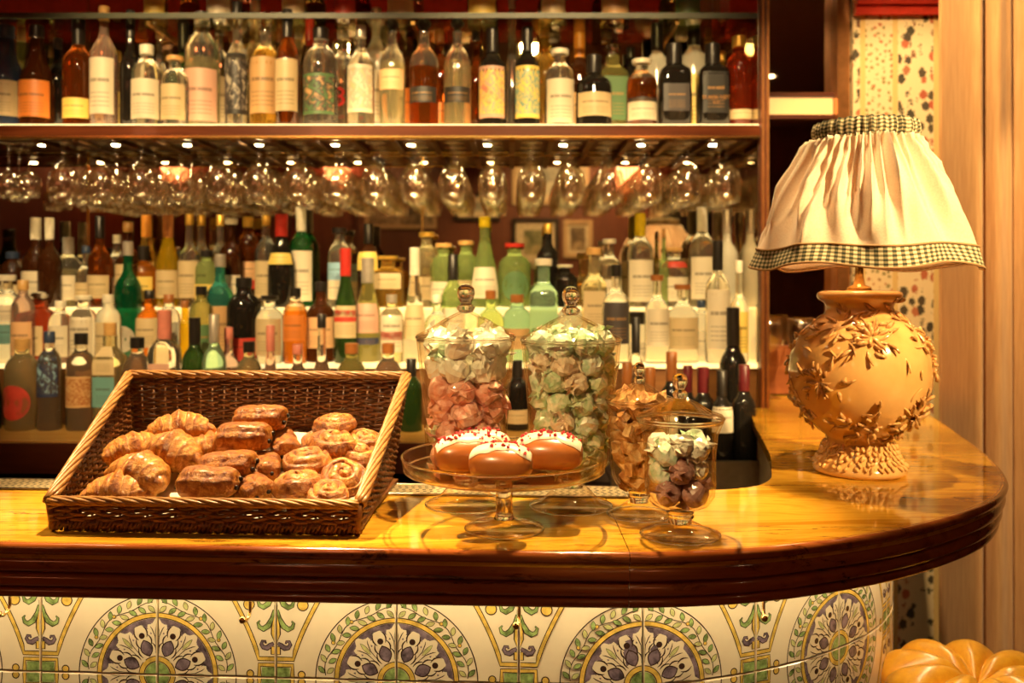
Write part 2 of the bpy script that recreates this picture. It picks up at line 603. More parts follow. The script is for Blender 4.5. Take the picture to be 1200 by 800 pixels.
M_OLDBRASS = plain('old_brass', (0.22, 0.11, 0.035), 0.3, 0.9)
# glass hanger rails under the shelf
t = thing('glass_hanger', 'brass rails under the shelf from which stemmed glasses hang', 'rack', (0, 0, 0))
for y in (2.69, 2.965):
    MB().tube([(XL, y, TS - 0.041), (0.738, y, TS - 0.041)], 0.004, 6).build('cross_rail', M_BRASS, t)
xx = -1.44
RAILX = []
FR = [75 + i * 45.65 for i in range(18)]
for x in FR:
    c = P(x, 200, 2.74).x
    RAILX.append(c)
for c in [RAILX[0] - 0.06] + [(RAILX[i] + RAILX[i + 1]) / 2 for i in range(17)] + [RAILX[-1] + 0.055]:
    MB().box(c - 0.009, c + 0.009, 2.69, 2.965, TS - 0.051, TS - 0.047).box(c - 0.002, c + 0.002, 2.69, 2.965, TS - 0.047, TS - 0.0365).build('rail', M_OLDBRASS, t, False)

# puck lights under the bottle shelf
for i, x in enumerate((-38, 50, 135, 217, 300, 388, 475, 563, 650, 740, 822)):
    X = (x - 600) * 2.85 / F
    X = min([(RAILX[k] + RAILX[k + 1]) / 2 for k in range(17)] + [RAILX[0] - 0.06, RAILX[-1] + 0.055, X], key=lambda q: abs(q - X) + (0.004 if q == X else 0)) + 0.024
    p = thing('puck_light', 'small round light set under the bottle shelf, %s' % ('leftmost' if i == 0 else ORD[i] + ' from left'), 'lamp', (X, 2.80, TS - 0.036), (0, 0, 0), 'puck lights under the bottle shelf')
    MB().lathe([(0.013, -0.008), (0.015, -0.006), (0.015, -0.0003)], 16, cap0=False).build('housing', M_BRASS, p)
    MB().lathe([(0.001, -0.010), (0.009, -0.0095), (0.0125, -0.007)], 16).build('lens', M_PUCK, p)

# ================================================================== the bar counter
def catmull(pts, n=10):
    out = []
    p = [Vector(q) for q in pts]
    for i in range(len(p) - 1):
        p0, p1, p2, p3 = p[max(i - 1, 0)], p[i], p[i + 1], p[min(i + 2, len(p) - 1)]
        for k in range(n):
            s = k / n
            out.append(0.5 * ((2 * p1) + (-p0 + p2) * s + (2 * p0 - 5 * p1 + 4 * p2 - p3) * s * s + (-p0 + 3 * p1 - 3 * p2 + p3) * s ** 3))
    out.append(p[-1])
    return out


def resample(pts, n):
    L = [0]
    for a, c in zip(pts, pts[1:]):
        L.append(L[-1] + (c - a).length)
    out, j = [], 0
    for i in range(n + 1):
        s = L[-1] * i / n
        while j < len(L) - 2 and L[j + 1] < s:
            j += 1
        w = (s - L[j]) / max(L[j + 1] - L[j], 1e-9)
        out.append(pts[j].lerp(pts[j + 1], min(max(w, 0), 1)))
    return out


def outline(d=0.0, pts=None, n=120):
    """counter edge, moved by d to the inside (positive) along its normal"""
    q = pts
    res = []
    for i, p in enumerate(q):
        tt = (q[min(i + 1, len(q) - 1)] - q[max(i - 1, 0)]).normalized()
        nrm = Vector((-tt.y, tt.x))
        res.append(p + nrm * d)
    return res


OUT = resample(catmull([(-2.25, 1.360), (-1.5, 1.3165), (-0.727, 1.272), (-0.213, 1.242), (0.10, 1.226), (0.23, 1.228), (0.359, 1.250), (0.497, 1.300),
                        (0.630, 1.370), (0.785, 1.490), (0.885, 1.610), (0.955, 1.740), (1.03, 1.95), (1.10, 2.20), (1.19, 2.55), (1.285, 2.925)], 12), 150)
INN = resample(catmull([(-2.25, 1.745), (-1.2, 1.680), (0.0, 1.612), (0.26, 1.598), (0.37, 1.602), (0.445, 1.632), (0.487, 1.690), (0.510, 1.76),
                        (0.56, 1.95), (0.63, 2.315), (0.705, 2.66)], 12), 150)
# the leg runs on behind the post to the wall
t = thing('bar_counter', 'curved bar counter of polished yellow marble over painted cream tiles', 'counter', (0, 0, 0))
BAR = t
# match the inner edge to the outer one by projecting in step
isp = min(range(151), key=lambda i: abs(OUT[i].x - 0.165) + (0 if OUT[i].y < 1.4 else 9))
jsp = min(range(151), key=lambda i: abs(INN[i].x - 0.165))
inn2 = resample(INN[:jsp + 1], isp) + resample(INN[jsp:], 150 - isp)[1:]
TOPI = outline(0.004, OUT)


def slab(i0, i1, gap0, gap1, extra=None):
    mb = MB()
    nn = 6
    for zz, flip in ((CT, False), (CT - 0.024, True)):
        vs, fs = [], []
        for i in range(i0, i1 + 1):
            for k in range(nn + 1):
                p = TOPI[i].lerp(inn2[i], k / nn)
                if i == i0:
                    p = p + Vector((gap0, 0))
                if i == i1:
                    p = p + Vector((gap1, 0))
                vs.append((p.x, p.y, zz))
        for i in range(i1 - i0):
            for k in range(nn):
                a = i * (nn + 1) + k
                f = (a, a + nn + 1, a + nn + 2, a + 1)
                fs.append(f[::-1] if flip else f)
        base = len(vs)
        mb.add(vs, fs)
    cnt = (i1 - i0 + 1) * (nn + 1)
    side = []
    for i in range(i1 - i0):
        for k in (0, nn):
            a, c = i * (nn + 1) + k, (i + 1) * (nn + 1) + k
            side.append((a, c, c + cnt, a + cnt))
    for i in (0, i1 - i0):
        for k in range(nn):
            a = i * (nn + 1) + k
            side.append((a, a + 1, a + 1 + cnt, a + cnt))
    mb.add([], [])
    mb.f += side
    mb.m += [0] * len(side)
    return mb


slab(0, isp, 0, -0.0006).build('marble_slab', M_MARBLE, BAR, False, True)
slab(isp, 150, 0.0006, 0).build('marble_slab', M_MARBLE, BAR, False, True)
# the leg's end that runs behind the post
MB().box(0.7735, 1.110, 2.925, YM + 0.01, CT - 0.024, CT).box(0.7735, 1.0, 2.665, 2.925, CT - 0.024, CT - 0.0005).build('marble_slab', M_MARBLE, BAR, False)

# moulded edge: (distance outwards from the outline, z below the top)
prof = [(-0.008, 0.0), (-0.003, -0.0006), (0.001, -0.003), (0.003, -0.008), (0.002, -0.013), (-0.002, -0.0165), (-0.011, -0.0175), (-0.012, -0.0205)]
for (z0, z1, d0, bulge) in ((-0.0205, -0.043, -0.012, 0.011), (-0.046, -0.0655, -0.016, 0.010), (-0.068, -0.082, -0.019, 0.008)):
    for k in range(9):
        s_ = k / 8
        prof.append((d0 + bulge * math.sin(PI * s_) ** 0.6, z0 + (z1 - z0) * (0.5 - 0.5 * math.cos(PI * s_))))
    prof.append((d0 - 0.003, z1 - 0.0012))
prof += [(-0.024, -0.0845), (-0.05, -0.0845), (-0.05, -0.03)]
for (a, c) in ((0, isp), (isp, 150)):
    mb = MB()
    rings = [outline(-d, OUT) for d, z in prof]
    vs, fs = [], []
    for i in range(a, c + 1):
        for r_, (d, z) in zip(rings, prof):
            p = r_[i]
            g = 0.0004 if (i == a and a) else (-0.0004 if i == isp and not a else 0)
            vs.append((p.x + g, p.y, CT + z + 0.0002))
    n = len(prof)
    for i in range(c - a):
        for k in range(n - 1):
            fs.append((i * n + k, i * n + k + 1, (i + 1) * n + k + 1, (i + 1) * n + k))
    fs.append(tuple(range(n)))
    fs.append(tuple((c - a) * n + k for k in range(n - 1, -1, -1)))
    mb.add(vs, fs)
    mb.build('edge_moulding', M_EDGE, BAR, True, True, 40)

# body of the counter behind the tiles
PAN = outline(0.215, OUT)
INB = outline(-0.03, inn2)
mb = MB()
vs, fs = [], []
for i in range(151):
    p, q = PAN[i], inn2[i] + (PAN[i] - inn2[i]).normalized() * 0.02
    for z in (0.02, CT - 0.026):
        vs += [(p.x, p.y, z), (q.x, q.y, z)]
for i in range(150):
    a, c = i * 4, (i + 1) * 4
    fs += [(a, c, c + 2, a + 2), (a + 1, a + 3, c + 3, c + 1), (a + 2, c + 2, c + 3, a + 3)]
fs += [(0, 1, 3, 2), (600, 602, 603, 601)]
mb.add(vs, fs)
mb.build('counter_body', plain('grout', (0.34, 0.25, 0.14), 0.8), BAR, False, True)

# soffit under the overhang and the led strip that washes the tiles
mb = MB()
ra, rb = outline(0.052, OUT), outline(0.216, OUT)
vs, fs = [], []
for i in range(151):
    vs += [(ra[i].x, ra[i].y, CT - 0.03), (rb[i].x, rb[i].y, CT - 0.03)]
for i in range(150):
    fs.append((2 * i, 2 * i + 2, 2 * i + 3, 2 * i + 1))
mb.add(vs, fs)
mb.build('soffit', M_MAHOG, BAR, False)
mb = MB()
ra, rb = outline(0.080, OUT), outline(0.100, OUT)
vs, fs = [], []
for i in range(122):
    for z in (CT - 0.0315, CT - 0.040):
        vs += [(ra[i].x, ra[i].y, z), (rb[i].x, rb[i].y, z)]
for i in range(121):
    a, c = 4 * i, 4 * i + 4
    fs += [(a + 2, a + 3, c + 3, c + 2), (a, a + 2, c + 2, c), (a + 1, c + 1, c + 3, a + 3)]
mb.add(vs, fs)
mb.build('led_strip', M_LED, BAR, False)

# ------------------------------------------------------------------ painted tiles
PF = outline(0.205, OUT)
cum = [0.0]
for a, c in zip(PF, PF[1:]):
    cum.append(cum[-1] + (c - a).length)


def on_panel(s, z, off):
    j = 0
    lo, hi = 0, len(cum) - 2
    while lo < hi:
        mid = (lo + hi + 1) // 2
        if cum[mid] <= s:
            lo = mid
        else:
            hi = mid - 1
    j = lo
    w = (s - cum[j]) / (cum[j + 1] - cum[j])
    p = PF[j].lerp(PF[j + 1], w)
    t0 = (PF[min(j + 1, 150)] - PF[max(j - 1, 0)]).normalized()
    t1 = (PF[min(j + 2, 150)] - PF[max(j, 0)]).normalized()
    tt = t0.lerp(t1, w)
    p = p + Vector((tt.y, -tt.x)) * off
    return (p.x, p.y, z)


S0 = min(range(151), key=lambda i: abs(PF[i].x + 0.185))
S0 = cum[S0] + (-0.185 - PF[S0].x)
W = 0.1965
ZJ = 0.831

M_TILE = plain('cream_glazed_tile', (0.82, 0.71, 0.45), 0.16, coat=0.5, var=0.05, scale=12)
M_INK = plain('dark_ink_glaze', (0.045, 0.022, 0.014), 0.25)
M_YEL = plain('yellow_glaze', (0.74, 0.50, 0.09), 0.2, var=0.25, scale=60)
M_GRN = plain('green_glaze', (0.27, 0.38, 0.11), 0.2, var=0.5, scale=70)
M_PUR = plain('violet_glaze', (0.19, 0.14, 0.155), 0.2, var=0.5, scale=60)
M_PALE = plain('pale_green_glaze', (0.55, 0.55, 0.20), 0.2, var=0.25, scale=70)
ART = [M_INK, M_YEL, M_GRN, M_PUR, M_TILE, M_PALE]
INK, YEL, GRN, PUR, CRM, PGR = range(6)


class Art:
    """flat painted shapes in tile units: u 0 at the medallion joint, 1 at the plant joint; v up from the horizontal joint"""
    def __init__(self):
        self.p = []

    def poly(self, pts, mat, lay):
        q = []
        for (u, v) in pts:
            q.append((min(max(u, 0.012), 0.988), min(max(v, 0.010), 0.985)))
        self.p.append((q, mat, lay))

    def stroke(self, pts, w, mat, lay):
        n = len(pts)
        L, R = [], []
        for i, (u, v) in enumerate(pts):
            a, c = pts[max(i - 1, 0)], pts[min(i + 1, n - 1)]
            dx, dy = c[0] - a[0], c[1] - a[1]
            l = math.hypot(dx, dy) or 1
            ww = (w[i] if isinstance(w, list) else w) / 2
            L.append((u - dy / l * ww, v + dx / l * ww))
            R.append((u + dy / l * ww, v - dx / l * ww))
        for i in range(n - 1):
            if max(pts[i][0], pts[i + 1][0]) < -0.01 or min(pts[i][0], pts[i + 1][0]) > 1.01 or max(pts[i][1], pts[i + 1][1]) < 0:
                continue
            self.poly([L[i], L[i + 1], R[i + 1], R[i]], mat, lay)

    def arc(self, cu, cv, r, a0, a1, w, mat, lay, n=24):
        self.stroke([(cu + r * math.cos(math.radians(a0 + (a1 - a0) * i / n)), cv + r * math.sin(math.radians(a0 + (a1 - a0) * i / n))) for i in range(n + 1)], w, mat, lay)

    def ring(self, r0, r1, a0, a1, mat, lay, n=24):
        for i in range(n):
            A, B = math.radians(a0 + (a1 - a0) * i / n), math.radians(a0 + (a1 - a0) * (i + 1) / n)
            self.poly([(r0 * math.cos(A), r0 * math.sin(A)), (r1 * math.cos(A), r1 * math.sin(A)), (r1 * math.cos(B), r1 * math.sin(B)), (r0 * math.cos(B), r0 * math.sin(B))], mat, lay)

    def leaf(self, u, v, ang, L, wd, mat, lay, outline=0.007):
        A = math.radians(ang)
        c, s = math.cos(A), math.sin(A)

        def shape(L, wd, o):
            pts = []
            for i in range(9):
                x = i / 8
                pts.append((x * L - o, wd * math.sin(PI * x) ** 0.8))
            for i in range(7, 0, -1):
                x = i / 8
                pts.append((x * L - o, -wd * math.sin(PI * x) ** 0.8))
            return [(u + x * c - y * s, v + x * s + y * c) for x, y in pts]
        self.poly(shape(L + 2 * outline, wd + outline, outline), INK, lay)
        self.poly(shape(L, wd, 0), mat, lay + 1)

    def disc(self, u, v, r, mat, lay, n=14):
        self.poly([(u + r * math.cos(2 * PI * i / n), v + r * math.sin(2 * PI * i / n)) for i in range(n)], mat, lay)


def motif():
    a = Art()
    # medallion
    a.arc(0, 0, 0.667, 0, 90, 0.009, INK, 1, 36)
    a.ring(0.470, 0.516, 0, 90, INK, 1, 30)
    a.ring(0.477, 0.509, 0, 90, YEL, 2, 30)
    a.ring(0.20, 0.468, 0, 90, PUR, 1, 30)
    # acanthus leaves around the centre, cream over violet
    for ang in (0, 22.5, 45, 67.5, 90):
        A = math.radians(ang)
        big = ang in (22.5, 67.5)
        L1 = 0.46 if not big else 0.43
        if big:
            pts = []
            nl = 26
            for i in range(nl + 1):
                x = i / nl
                wdt = (0.105 * math.sin(PI * min(1, x * 0.9 + 0.06)) ** 0.75) * (1 + 0.22 * math.sin(x * 34))
                pts.append((0.12 + x * (L1 - 0.12), wdt))
            out = pts + [(x, -y) for x, y in reversed(pts)]
            cc, ss = math.cos(A), math.sin(A)
            a.poly([(x * cc - y * ss, x * ss + y * cc) for x, y in out], CRM, 2)
            a.leaf(0.17 * cc, 0.17 * ss, ang, 0.13, 0.045, PUR, 3, 0.010)
            a.disc(0.345 * cc, 0.345 * ss, 0.026, INK, 3, 10)
            for sg in (-1, 1):
                for k in range(3):
                    r0 = 0.17 + 0.075 * k
                    st = []
                    for i in range(6):
                        x = i / 5
                        rr = r0 + 0.10 * x
                        yy = sg * (0.056 + 0.02 * math.sin(PI * x) - 0.010 * k)
                        st.append((rr * cc - yy * ss, rr * ss + yy * cc))
                    a.stroke(st, [0.004, 0.010, 0.013, 0.012, 0.008, 0.003], INK, 4)
                # side curls
                for k in range(3):
                    r0 = 0.24 + 0.06 * k
                    st = []
                    for i in range(5):
                        x = i / 4
                        rr = r0 + 0.05 * x
                        yy = sg * (0.078 + 0.045 * x)
                        st.append((rr * cc - yy * ss, rr * ss + yy * cc))
                    a.stroke(st, [0.012, 0.026, 0.030, 0.022, 0.008], CRM, 2)
        else:
            cc, ss = math.cos(A), math.sin(A)
            pts = [(0.14, 0.012), (0.26, 0.022), (0.33, 0.035), (0.385, 0.085), (0.415, 0.082), (0.42, 0.045), (0.462, 0.02), (0.468, 0)]
            out = pts + [(x, -y) for x, y in reversed(pts[:-1])]
            a.poly([(x * cc - y * ss, x * ss + y * cc) for x, y in out], CRM, 3)
            for sg in (-1, 1):
                a.stroke([(x * cc - sg * y * ss, x * ss + sg * y * cc) for x, y in ((0.22, 0.012), (0.32, 0.018), (0.38, 0.045), (0.40, 0.06))], [0.003, 0.008, 0.008, 0.003], INK, 4)
            a.leaf(0.30 * cc, 0.30 * ss, ang, 0.12, 0.014, PGR, 4, 0.004)
    a.ring(0.108, 0.158, 0, 90, INK, 3, 16)
    a.ring(0.115, 0.151, 0, 90, YEL, 4, 16)
    a.ring(0.0, 0.104, 0, 90, GRN, 4, 14)
    # garland between the circles
    a.stroke([((0.585 + 0.018 * math.sin(i * 0.9)) * math.cos(math.radians(3 + i * 5.2)), (0.585 + 0.018 * math.sin(i * 0.9)) * math.sin(math.radians(3 + i * 5.2))) for i in range(17)], 0.007, INK, 2)
    rng = random.Random(3)
    k = 0
    ang = 5.0
    while ang < 88:
        r = 0.585
        A = math.radians(ang)
        for sg in (-1, 1):
            d = ang + 90 + sg * (-48)
            rr = r + (0.012 if sg > 0 else -0.012)
            a.leaf(rr * math.cos(A), rr * math.sin(A), d, 0.065 + 0.012 * rng.random(), 0.017, GRN if (k % 3) else PGR, 3, 0.005)
            k += 1
        ang += 8.6
    for q in (30, 52):
        A = math.radians(q)
        a.disc(0.60 * math.cos(A), 0.60 * math.sin(A), 0.018, INK, 3, 10)
        a.disc(0.60 * math.cos(A), 0.60 * math.sin(A), 0.013, YEL, 4, 10)
    # cartouche and plant at the other joint (u = 1)
    cart = []
    for i in range(13):
        x = i / 12
        cart.append((1 - (0.145 + 0.55 * x ** 1.35 * 0.62 + 0.06 * x), 0.155 + 0.80 * x))
    line = [(1.0, 0.155)] + cart
    a.stroke(line, 0.042, INK, 1)
    a.stroke(line, 0.028, YEL, 2)
    a.stroke([(1.0, 0.105), (0.862, 0.105), (0.862, 0.0)], 0.040, INK, 1)
    a.stroke([(1.0, 0.105), (0.862, 0.105), (0.862, 0.0)], 0.026, YEL, 2)
    a.poly([(1, 0.085), (0.882, 0.085), (0.882, 0.0), (1, 0.0)], GRN, 1)
    for (u, v, r) in ((0.785, 0.03, 0.034), (0.775, 0.60, 0.05)):
        a.disc(u, v, r, INK, 1)
        a.disc(u, v, r - 0.009, YEL, 2)
    # yellow drop and stem
    st = [(1.0, 0.20), (0.998, 0.26), (0.985, 0.33), (0.975, 0.40), (0.985, 0.47), (0.993, 0.55)]
    a.stroke([(1.0, 0.19), (1.0, 0.26)], 0.085, INK, 3)
    a.stroke([(1.0, 0.195), (1.0, 0.255)], 0.068, YEL, 4)
    a.stroke([(1.0, 0.29), (1.0, 0.36), (1.0, 0.42), (1.0, 0.52), (1.0, 0.60)], [0.02, 0.085, 0.080, 0.03, 0.03], INK, 3)
    a.stroke([(1.0, 0.30), (1.0, 0.36), (1.0, 0.42), (1.0, 0.51), (1.0, 0.60)], [0.005, 0.066, 0.062, 0.014, 0.014], YEL, 4)
    # violet scroll
    sc = [(0.985, 0.285), (0.955, 0.265), (0.925, 0.245), (0.895, 0.25), (0.878, 0.275), (0.888, 0.30), (0.912, 0.30), (0.918, 0.28)]
    a.stroke(sc, [0.03, 0.046, 0.048, 0.040, 0.034, 0.028, 0.022, 0.016], INK, 3)
    a.stroke(sc, [0.02, 0.032, 0.034, 0.026, 0.020, 0.016, 0.010, 0.004], PUR, 4)
    # green fronds
    for v0 in (0.50, 0.68, 0.86):
        fr = [(0.985, v0 + 0.06), (0.97, v0 - 0.01), (0.935, v0 - 0.075), (0.895, v0 - 0.10), (0.862, v0 - 0.085), (0.850, v0 - 0.05), (0.868, v0 - 0.03)]
        a.stroke(fr, [0.020, 0.040, 0.052, 0.050, 0.038, 0.026, 0.012], INK, 3)
        a.stroke(fr, [0.008, 0.024, 0.038, 0.036, 0.026, 0.014, 0.003], GRN, 4)
    return a


MOTIF = motif()


def tile(col, row):
    """col k spans S0 + kW .. S0 + (k+1)W; even columns start at a medallion"""
    s0 = S0 + col * W
    z0 = ZJ + row * W
    if s0 + W > cum[-1] or s0 < 0.01:
        return
    flip = (col % 2) != 0
    g = 0.0011
    mb = MB()
    nseg = 12 if s0 + W > S0 + 2.4 * W else 1
    ss = [s0 + g + (W - 2 * g) * i / nseg for i in range(nseg + 1)]
    zs = [z0 + g, z0 + g + 0.002, z0 + W - g - 0.002, z0 + W - g]
    of = [0.006, 0.0085, 0.0085, 0.006]
    vs, fs = [], []
    cols = [(ss[0], 0)] + [(min(max(q, ss[0] + 0.002), ss[-1] - 0.002), 1) for q in ss] + [(ss[-1], 0)]
    for (s, e) in cols:
        vs.append(on_panel(s, zs[0], 0.0))
        for z, o in zip(zs, of):
            zz = z
            vs.append(on_panel(s, zz, o if e else 0.006))
        vs.append(on_panel(s, zs[-1], 0.0))
    for i in range(len(cols) - 1):
        for k in range(5):
            a = i * 6 + k
            fs.append((a, a + 6, a + 7, a + 1))
    fs.append(tuple(range(6)))
    fs.append(tuple((len(cols) - 1) * 6 + k for k in range(5, -1, -1)))
    mb.add(vs, fs)
    to = mb.build('tile', M_TILE, BAR, False)
    am = MB()
    for pts, mat, lay in MOTIF.p:
        q = []
        for (u, v) in pts:
            uu = (1 - u) if flip else u
            vv = v if row >= 0 else 1 - v
            q.append(on_panel(s0 + uu * W, z0 + vv * W, 0.0086 + lay * 0.00012))
        am.add(q, [tuple(range(len(q)))], mat)
    am.build('painted_motif', ART, to, False)


for col in range(-5, 9):
    for row in (0, -1):
        tile(col, row)

# bag hooks under the counter edge
HOOKS = [(5, 735), (298, 726), (600, 731), (887, 728), (1097, 690)]
HL = ['brass bag hook under the counter, leftmost of the five', 'brass bag hook under the counter below the wicker basket', 'brass bag hook under the counter below the cake stand',
      'brass bag hook under the counter between the small jar and the lamp', 'brass bag hook under the counter, nearest the satin stool']
for (hx, hy), hl in zip(HOOKS, HL):
    best = None
    for i in range(151):
        p = outline(0.075, OUT)[i] if False else None
    ring_ = outline(0.085, OUT)
    i = min(range(151), key=lambda k: abs(600 + ring_[k].x * F / ring_[k].y - hx) + (0 if ring_[k].y < 2.2 else 999))
    p = ring_[i]
    h = thing('bag_hook', hl, 'hook', (p.x, p.y, CT - 0.031), (0, 0, 0), 'bag hooks under the counter')
    MB().lathe([(0.010, -0.004), (0.010, 0.0)], 12).build('rose', M_BRASS, h)
    MB().tube([(0, 0, -0.003), (0, 0, -0.088), (-0.001, -0.004, -0.096), (-0.003, -0.012, -0.100), (-0.005, -0.020, -0.097)], 0.0026, 8).build('stem', M_BRASS, h)
    MB().lathe([(0.0005, -0.0055), (0.004, -0.004), (0.0055, 0), (0.004, 0.004), (0.0005, 0.0055)], 12, cx=-0.005, cy=-0.022, cz=-0.095).build('ball_end', M_BRASS, h)

# perforated steel drip mat along the rear edge
mm = MB()
A, B = Vector((-1.25, 1.622)), Vector((0.20, 1.534))
dirv = (B - A).normalized()
nv = Vector((-dirv.y, dirv.x))
LEN = (B - A).length
ncol, nrow = 120, 6
pit = LEN / ncol
vs, fs = [], []
hw = 0.0125
z = CT + 0.0035
# frame of quads around staggered holes
for r in range(nrow):
    for c_ in range(ncol):
        x0 = c_ * pit
        y0 = r * hw
        o = 0.25 if r % 2 else 0.0
        h0, h1 = x0 + pit * (0.18 + o), x0 + pit * (0.18 + o + 0.46)
        k0, k1 = y0 + hw * 0.27, y0 + hw * 0.73
        xs = [x0, h0, h1, x0 + pit]
        ys = [y0, k0, k1, y0 + hw]
        b0 = len(vs)
        for yy in ys:
            for xq in xs:
                p = A + dirv * xq + nv * yy
                vs.append((p.x, p.y, z))
        for j in range(3):
            for i in range(3):
                if i == 1 and j == 1:
                    continue
                a = b0 + j * 4 + i
                fs.append((a, a + 1, a + 5, a + 4))
mm.add(vs, fs)
t = thing('drip_mat', 'perforated steel drip mat along the rear edge of the counter', 'mat', (0, 0, 0))
mm.build('perforated_sheet', plain('mat_steel', (0.62, 0.50, 0.30), 0.35, 0.6), t, False)
c4 = [A, B, B + nv * hw * nrow, A + nv * hw * nrow]
MB().add([(p.x, p.y, CT + 0.0008) for p in c4], [(0, 1, 2, 3)]).build('tray', M_DARK, t, False)
fr = MB()
for p, q in ((c4[0], c4[1]), (c4[1], c4[2]), (c4[2], c4[3]), (c4[3], c4[0])):
    fr.tube([(p.x, p.y, CT + 0.0025), (q.x, q.y, CT + 0.0025)], 0.0022, 6)
fr.build('frame', M_STEEL, t)

# ================================================================== the room seen in the mirrors
def picture(x, z, w, h, fm, label, pic, mat_w=0.0):
    q = thing('framed_picture', label, 'picture', (x, -2.098, z))
    fw = 0.035
    f = MB()
    f.box(-w / 2, w / 2, 0, 0.03, -h / 2, -h / 2 + fw).box(-w / 2, w / 2, 0, 0.03, h / 2 - fw, h / 2)
    f.box(-w / 2, -w / 2 + fw, 0, 0.03, -h / 2 + fw, h / 2 - fw).box(w / 2 - fw, w / 2, 0, 0.03, -h / 2 + fw, h / 2 - fw)
    f.build('frame', fm, q, False)
    MB().box(-w / 2 + fw, w / 2 - fw, 0.002, 0.008, -h / 2 + fw, h / 2 - fw).build('mount', plain('cream_mount', (0.75, 0.62, 0.42), 0.6), q, False)
    a = fw + mat_w
    MB().box(-w / 2 + a, w / 2 - a, 0.008, 0.010, -h / 2 + a, h / 2 - a).build('print', pic, q, False)


def artmat(name, a, c, d, scale=6):
    m, nt, b = newmat(name)
    f = noise(nt, scale, 4, 0.6, 1.0, coords(nt))
    nt.links.new(ramp(nt, f, [(0.35, a), (0.5, c), (0.62, d)]), b.inputs['Base Color'])
    setp(b, rough=0.5)
    return m


VD = (2 * YM + 2.1) / F
fm_l = plain('pale_wood_frame', (0.62, 0.42, 0.22), 0.4)
fm_d = plain('black_frame', (0.03, 0.02, 0.015), 0.3)
pa = artmat('dark_print', (0.02, 0.015, 0.012), (0.20, 0.13, 0.07), (0.5, 0.36, 0.2))
pb = artmat('grey_print', (0.12, 0.12, 0.10), (0.35, 0.33, 0.26), (0.6, 0.55, 0.42))
pc = artmat('green_print', (0.05, 0.07, 0.03), (0.25, 0.25, 0.12), (0.5, 0.4, 0.2))
for (x0, x1, y0, y1, fm, lab, pp, mw) in (
        (428, 512, 226, 268, fm_l, 'pale wooden framed dark print seen in the mirror, left of centre', pa, 0.0),
        (532, 586, 226, 259, fm_d, 'black framed grey print seen in the mirror', pb, 0.05),
        (600, 655, 256, 312, fm_d, 'black framed portrait with cream mount seen in the mirror', pc, 0.07),
        (660, 694, 258, 302, fm_l, 'small pale framed portrait seen in the mirror', pa, 0.03),
        (600, 690, 180, 240, fm_l, 'large pale framed print seen in the mirror between the hanging glasses', pb, 0.06)):
    xm, ym = (x0 + x1) / 2, (y0 + y1) / 2
    picture((xm - 600) * VD, EYE - (ym - HY) * VD, (x1 - x0) * VD, (y1 - y0) * VD, fm, lab, pp, mw)
# doorway, dado and panel mouldings on the far wall
tag(MB().box((775 - 600) * VD, (772 - 600) * VD + 0.75, -2.10, -2.06, 0, 2.35).build('door_1', M_DARK, None, False), kind='structure')
dd = MB()
dx0, dx1 = (775 - 600) * VD, (772 - 600) * VD + 0.75
dd.box(dx0 - 0.10, dx0, -2.10, -2.03, 0, 2.45).box(dx1, dx1 + 0.10, -2.10, -2.03, 0, 2.45).box(dx0, dx1, -2.10, -2.03, 2.35, 2.45)
struct('trim_3', dd, fm_l)
pm = MB()
for x in (-3.1, -2.55, -2.0, -1.45):
    pm.box(x, x + 0.05, -2.10, -2.07, 0.0, 2.4)
pm.box(-3.5, -1.3, -2.10, -2.06, 1.52, 1.58)
struct('trim_4', pm, M_MAHOG)
SH = emitter('sconce_shade', (1.0, 0.30, 0.12), 5.0)
for (x, y, lab) in ((735, 205, 'glowing pink wall sconce seen in the mirror by the doorway'), (398, 190, 'glowing pink wall sconce seen in the mirror left of the pictures'),
                    (210, 192, 'glowing pink wall sconce seen in the mirror at far left')):
    s = thing('wall_sconce', lab, 'lamp', ((x - 600) * VD, -2.0, EYE - (y - HY) * VD), (0, 0, 0), 'wall sconces across the room')
    MB().lathe([(0.07, -0.17), (0.105, -0.15), (0.115, -0.05), (0.10, 0.10), (0.08, 0.20)], 20).build('shade', SH, s)
    MB().tube([(0, -0.09, -0.25), (0, -0.02, -0.25), (0, 0, -0.20), (0, 0, -0.16)], 0.012, 8).build('arm', M_BRASS, s)
    MB().lathe([(0.05, 0), (0.04, 0.02)], 14).build('back_plate', M_BRASS, s, loc=(0, -0.098, -0.25), rot=(-PI / 2, 0, 0))

# ceiling downlight fittings for the beams above; far-wall, curtain and jar ones are added
DL = ['recessed ceiling downlight above the wicker basket', 'recessed ceiling downlight above the cake stand', 'recessed ceiling downlight at right behind the viewer, aimed at the lamp',
      'recessed ceiling downlight at the far left end of the bar', 'recessed ceiling downlight above the short leg of the counter', 'recessed ceiling downlight aimed at the left shelves',
      'recessed ceiling downlight aimed at the right shelves', 'recessed ceiling downlight aimed at the wallpaper', 'added fill light in the ceiling, washing the far wall at left',
      'added fill light in the ceiling, washing the framed pictures', 'added fill light in the ceiling, in front of the curtain', 'added fill light in the ceiling at left behind the viewer, aimed at the jars']
for i, (a, b_, e, ang) in enumerate(SPOTS):
    s = thing('downlight', DL[i], 'lamp', (a[0], a[1], CEIL), (0, 0, 0), 'ceiling downlights over the bar')
    MB().lathe([(0.062, -0.012), (0.066, -0.006), (0.066, -0.0005)], 20, cap0=False, cap1=False).lathe([(0.046, -0.002), (0.062, -0.012)], 20, cap0=False, cap1=False).build('trim_ring', M_BRASS, s)
    MB().lathe([(0.044, -0.004), (0.044, -0.002)], 20).build('lamp_disc', M_BULB, s)

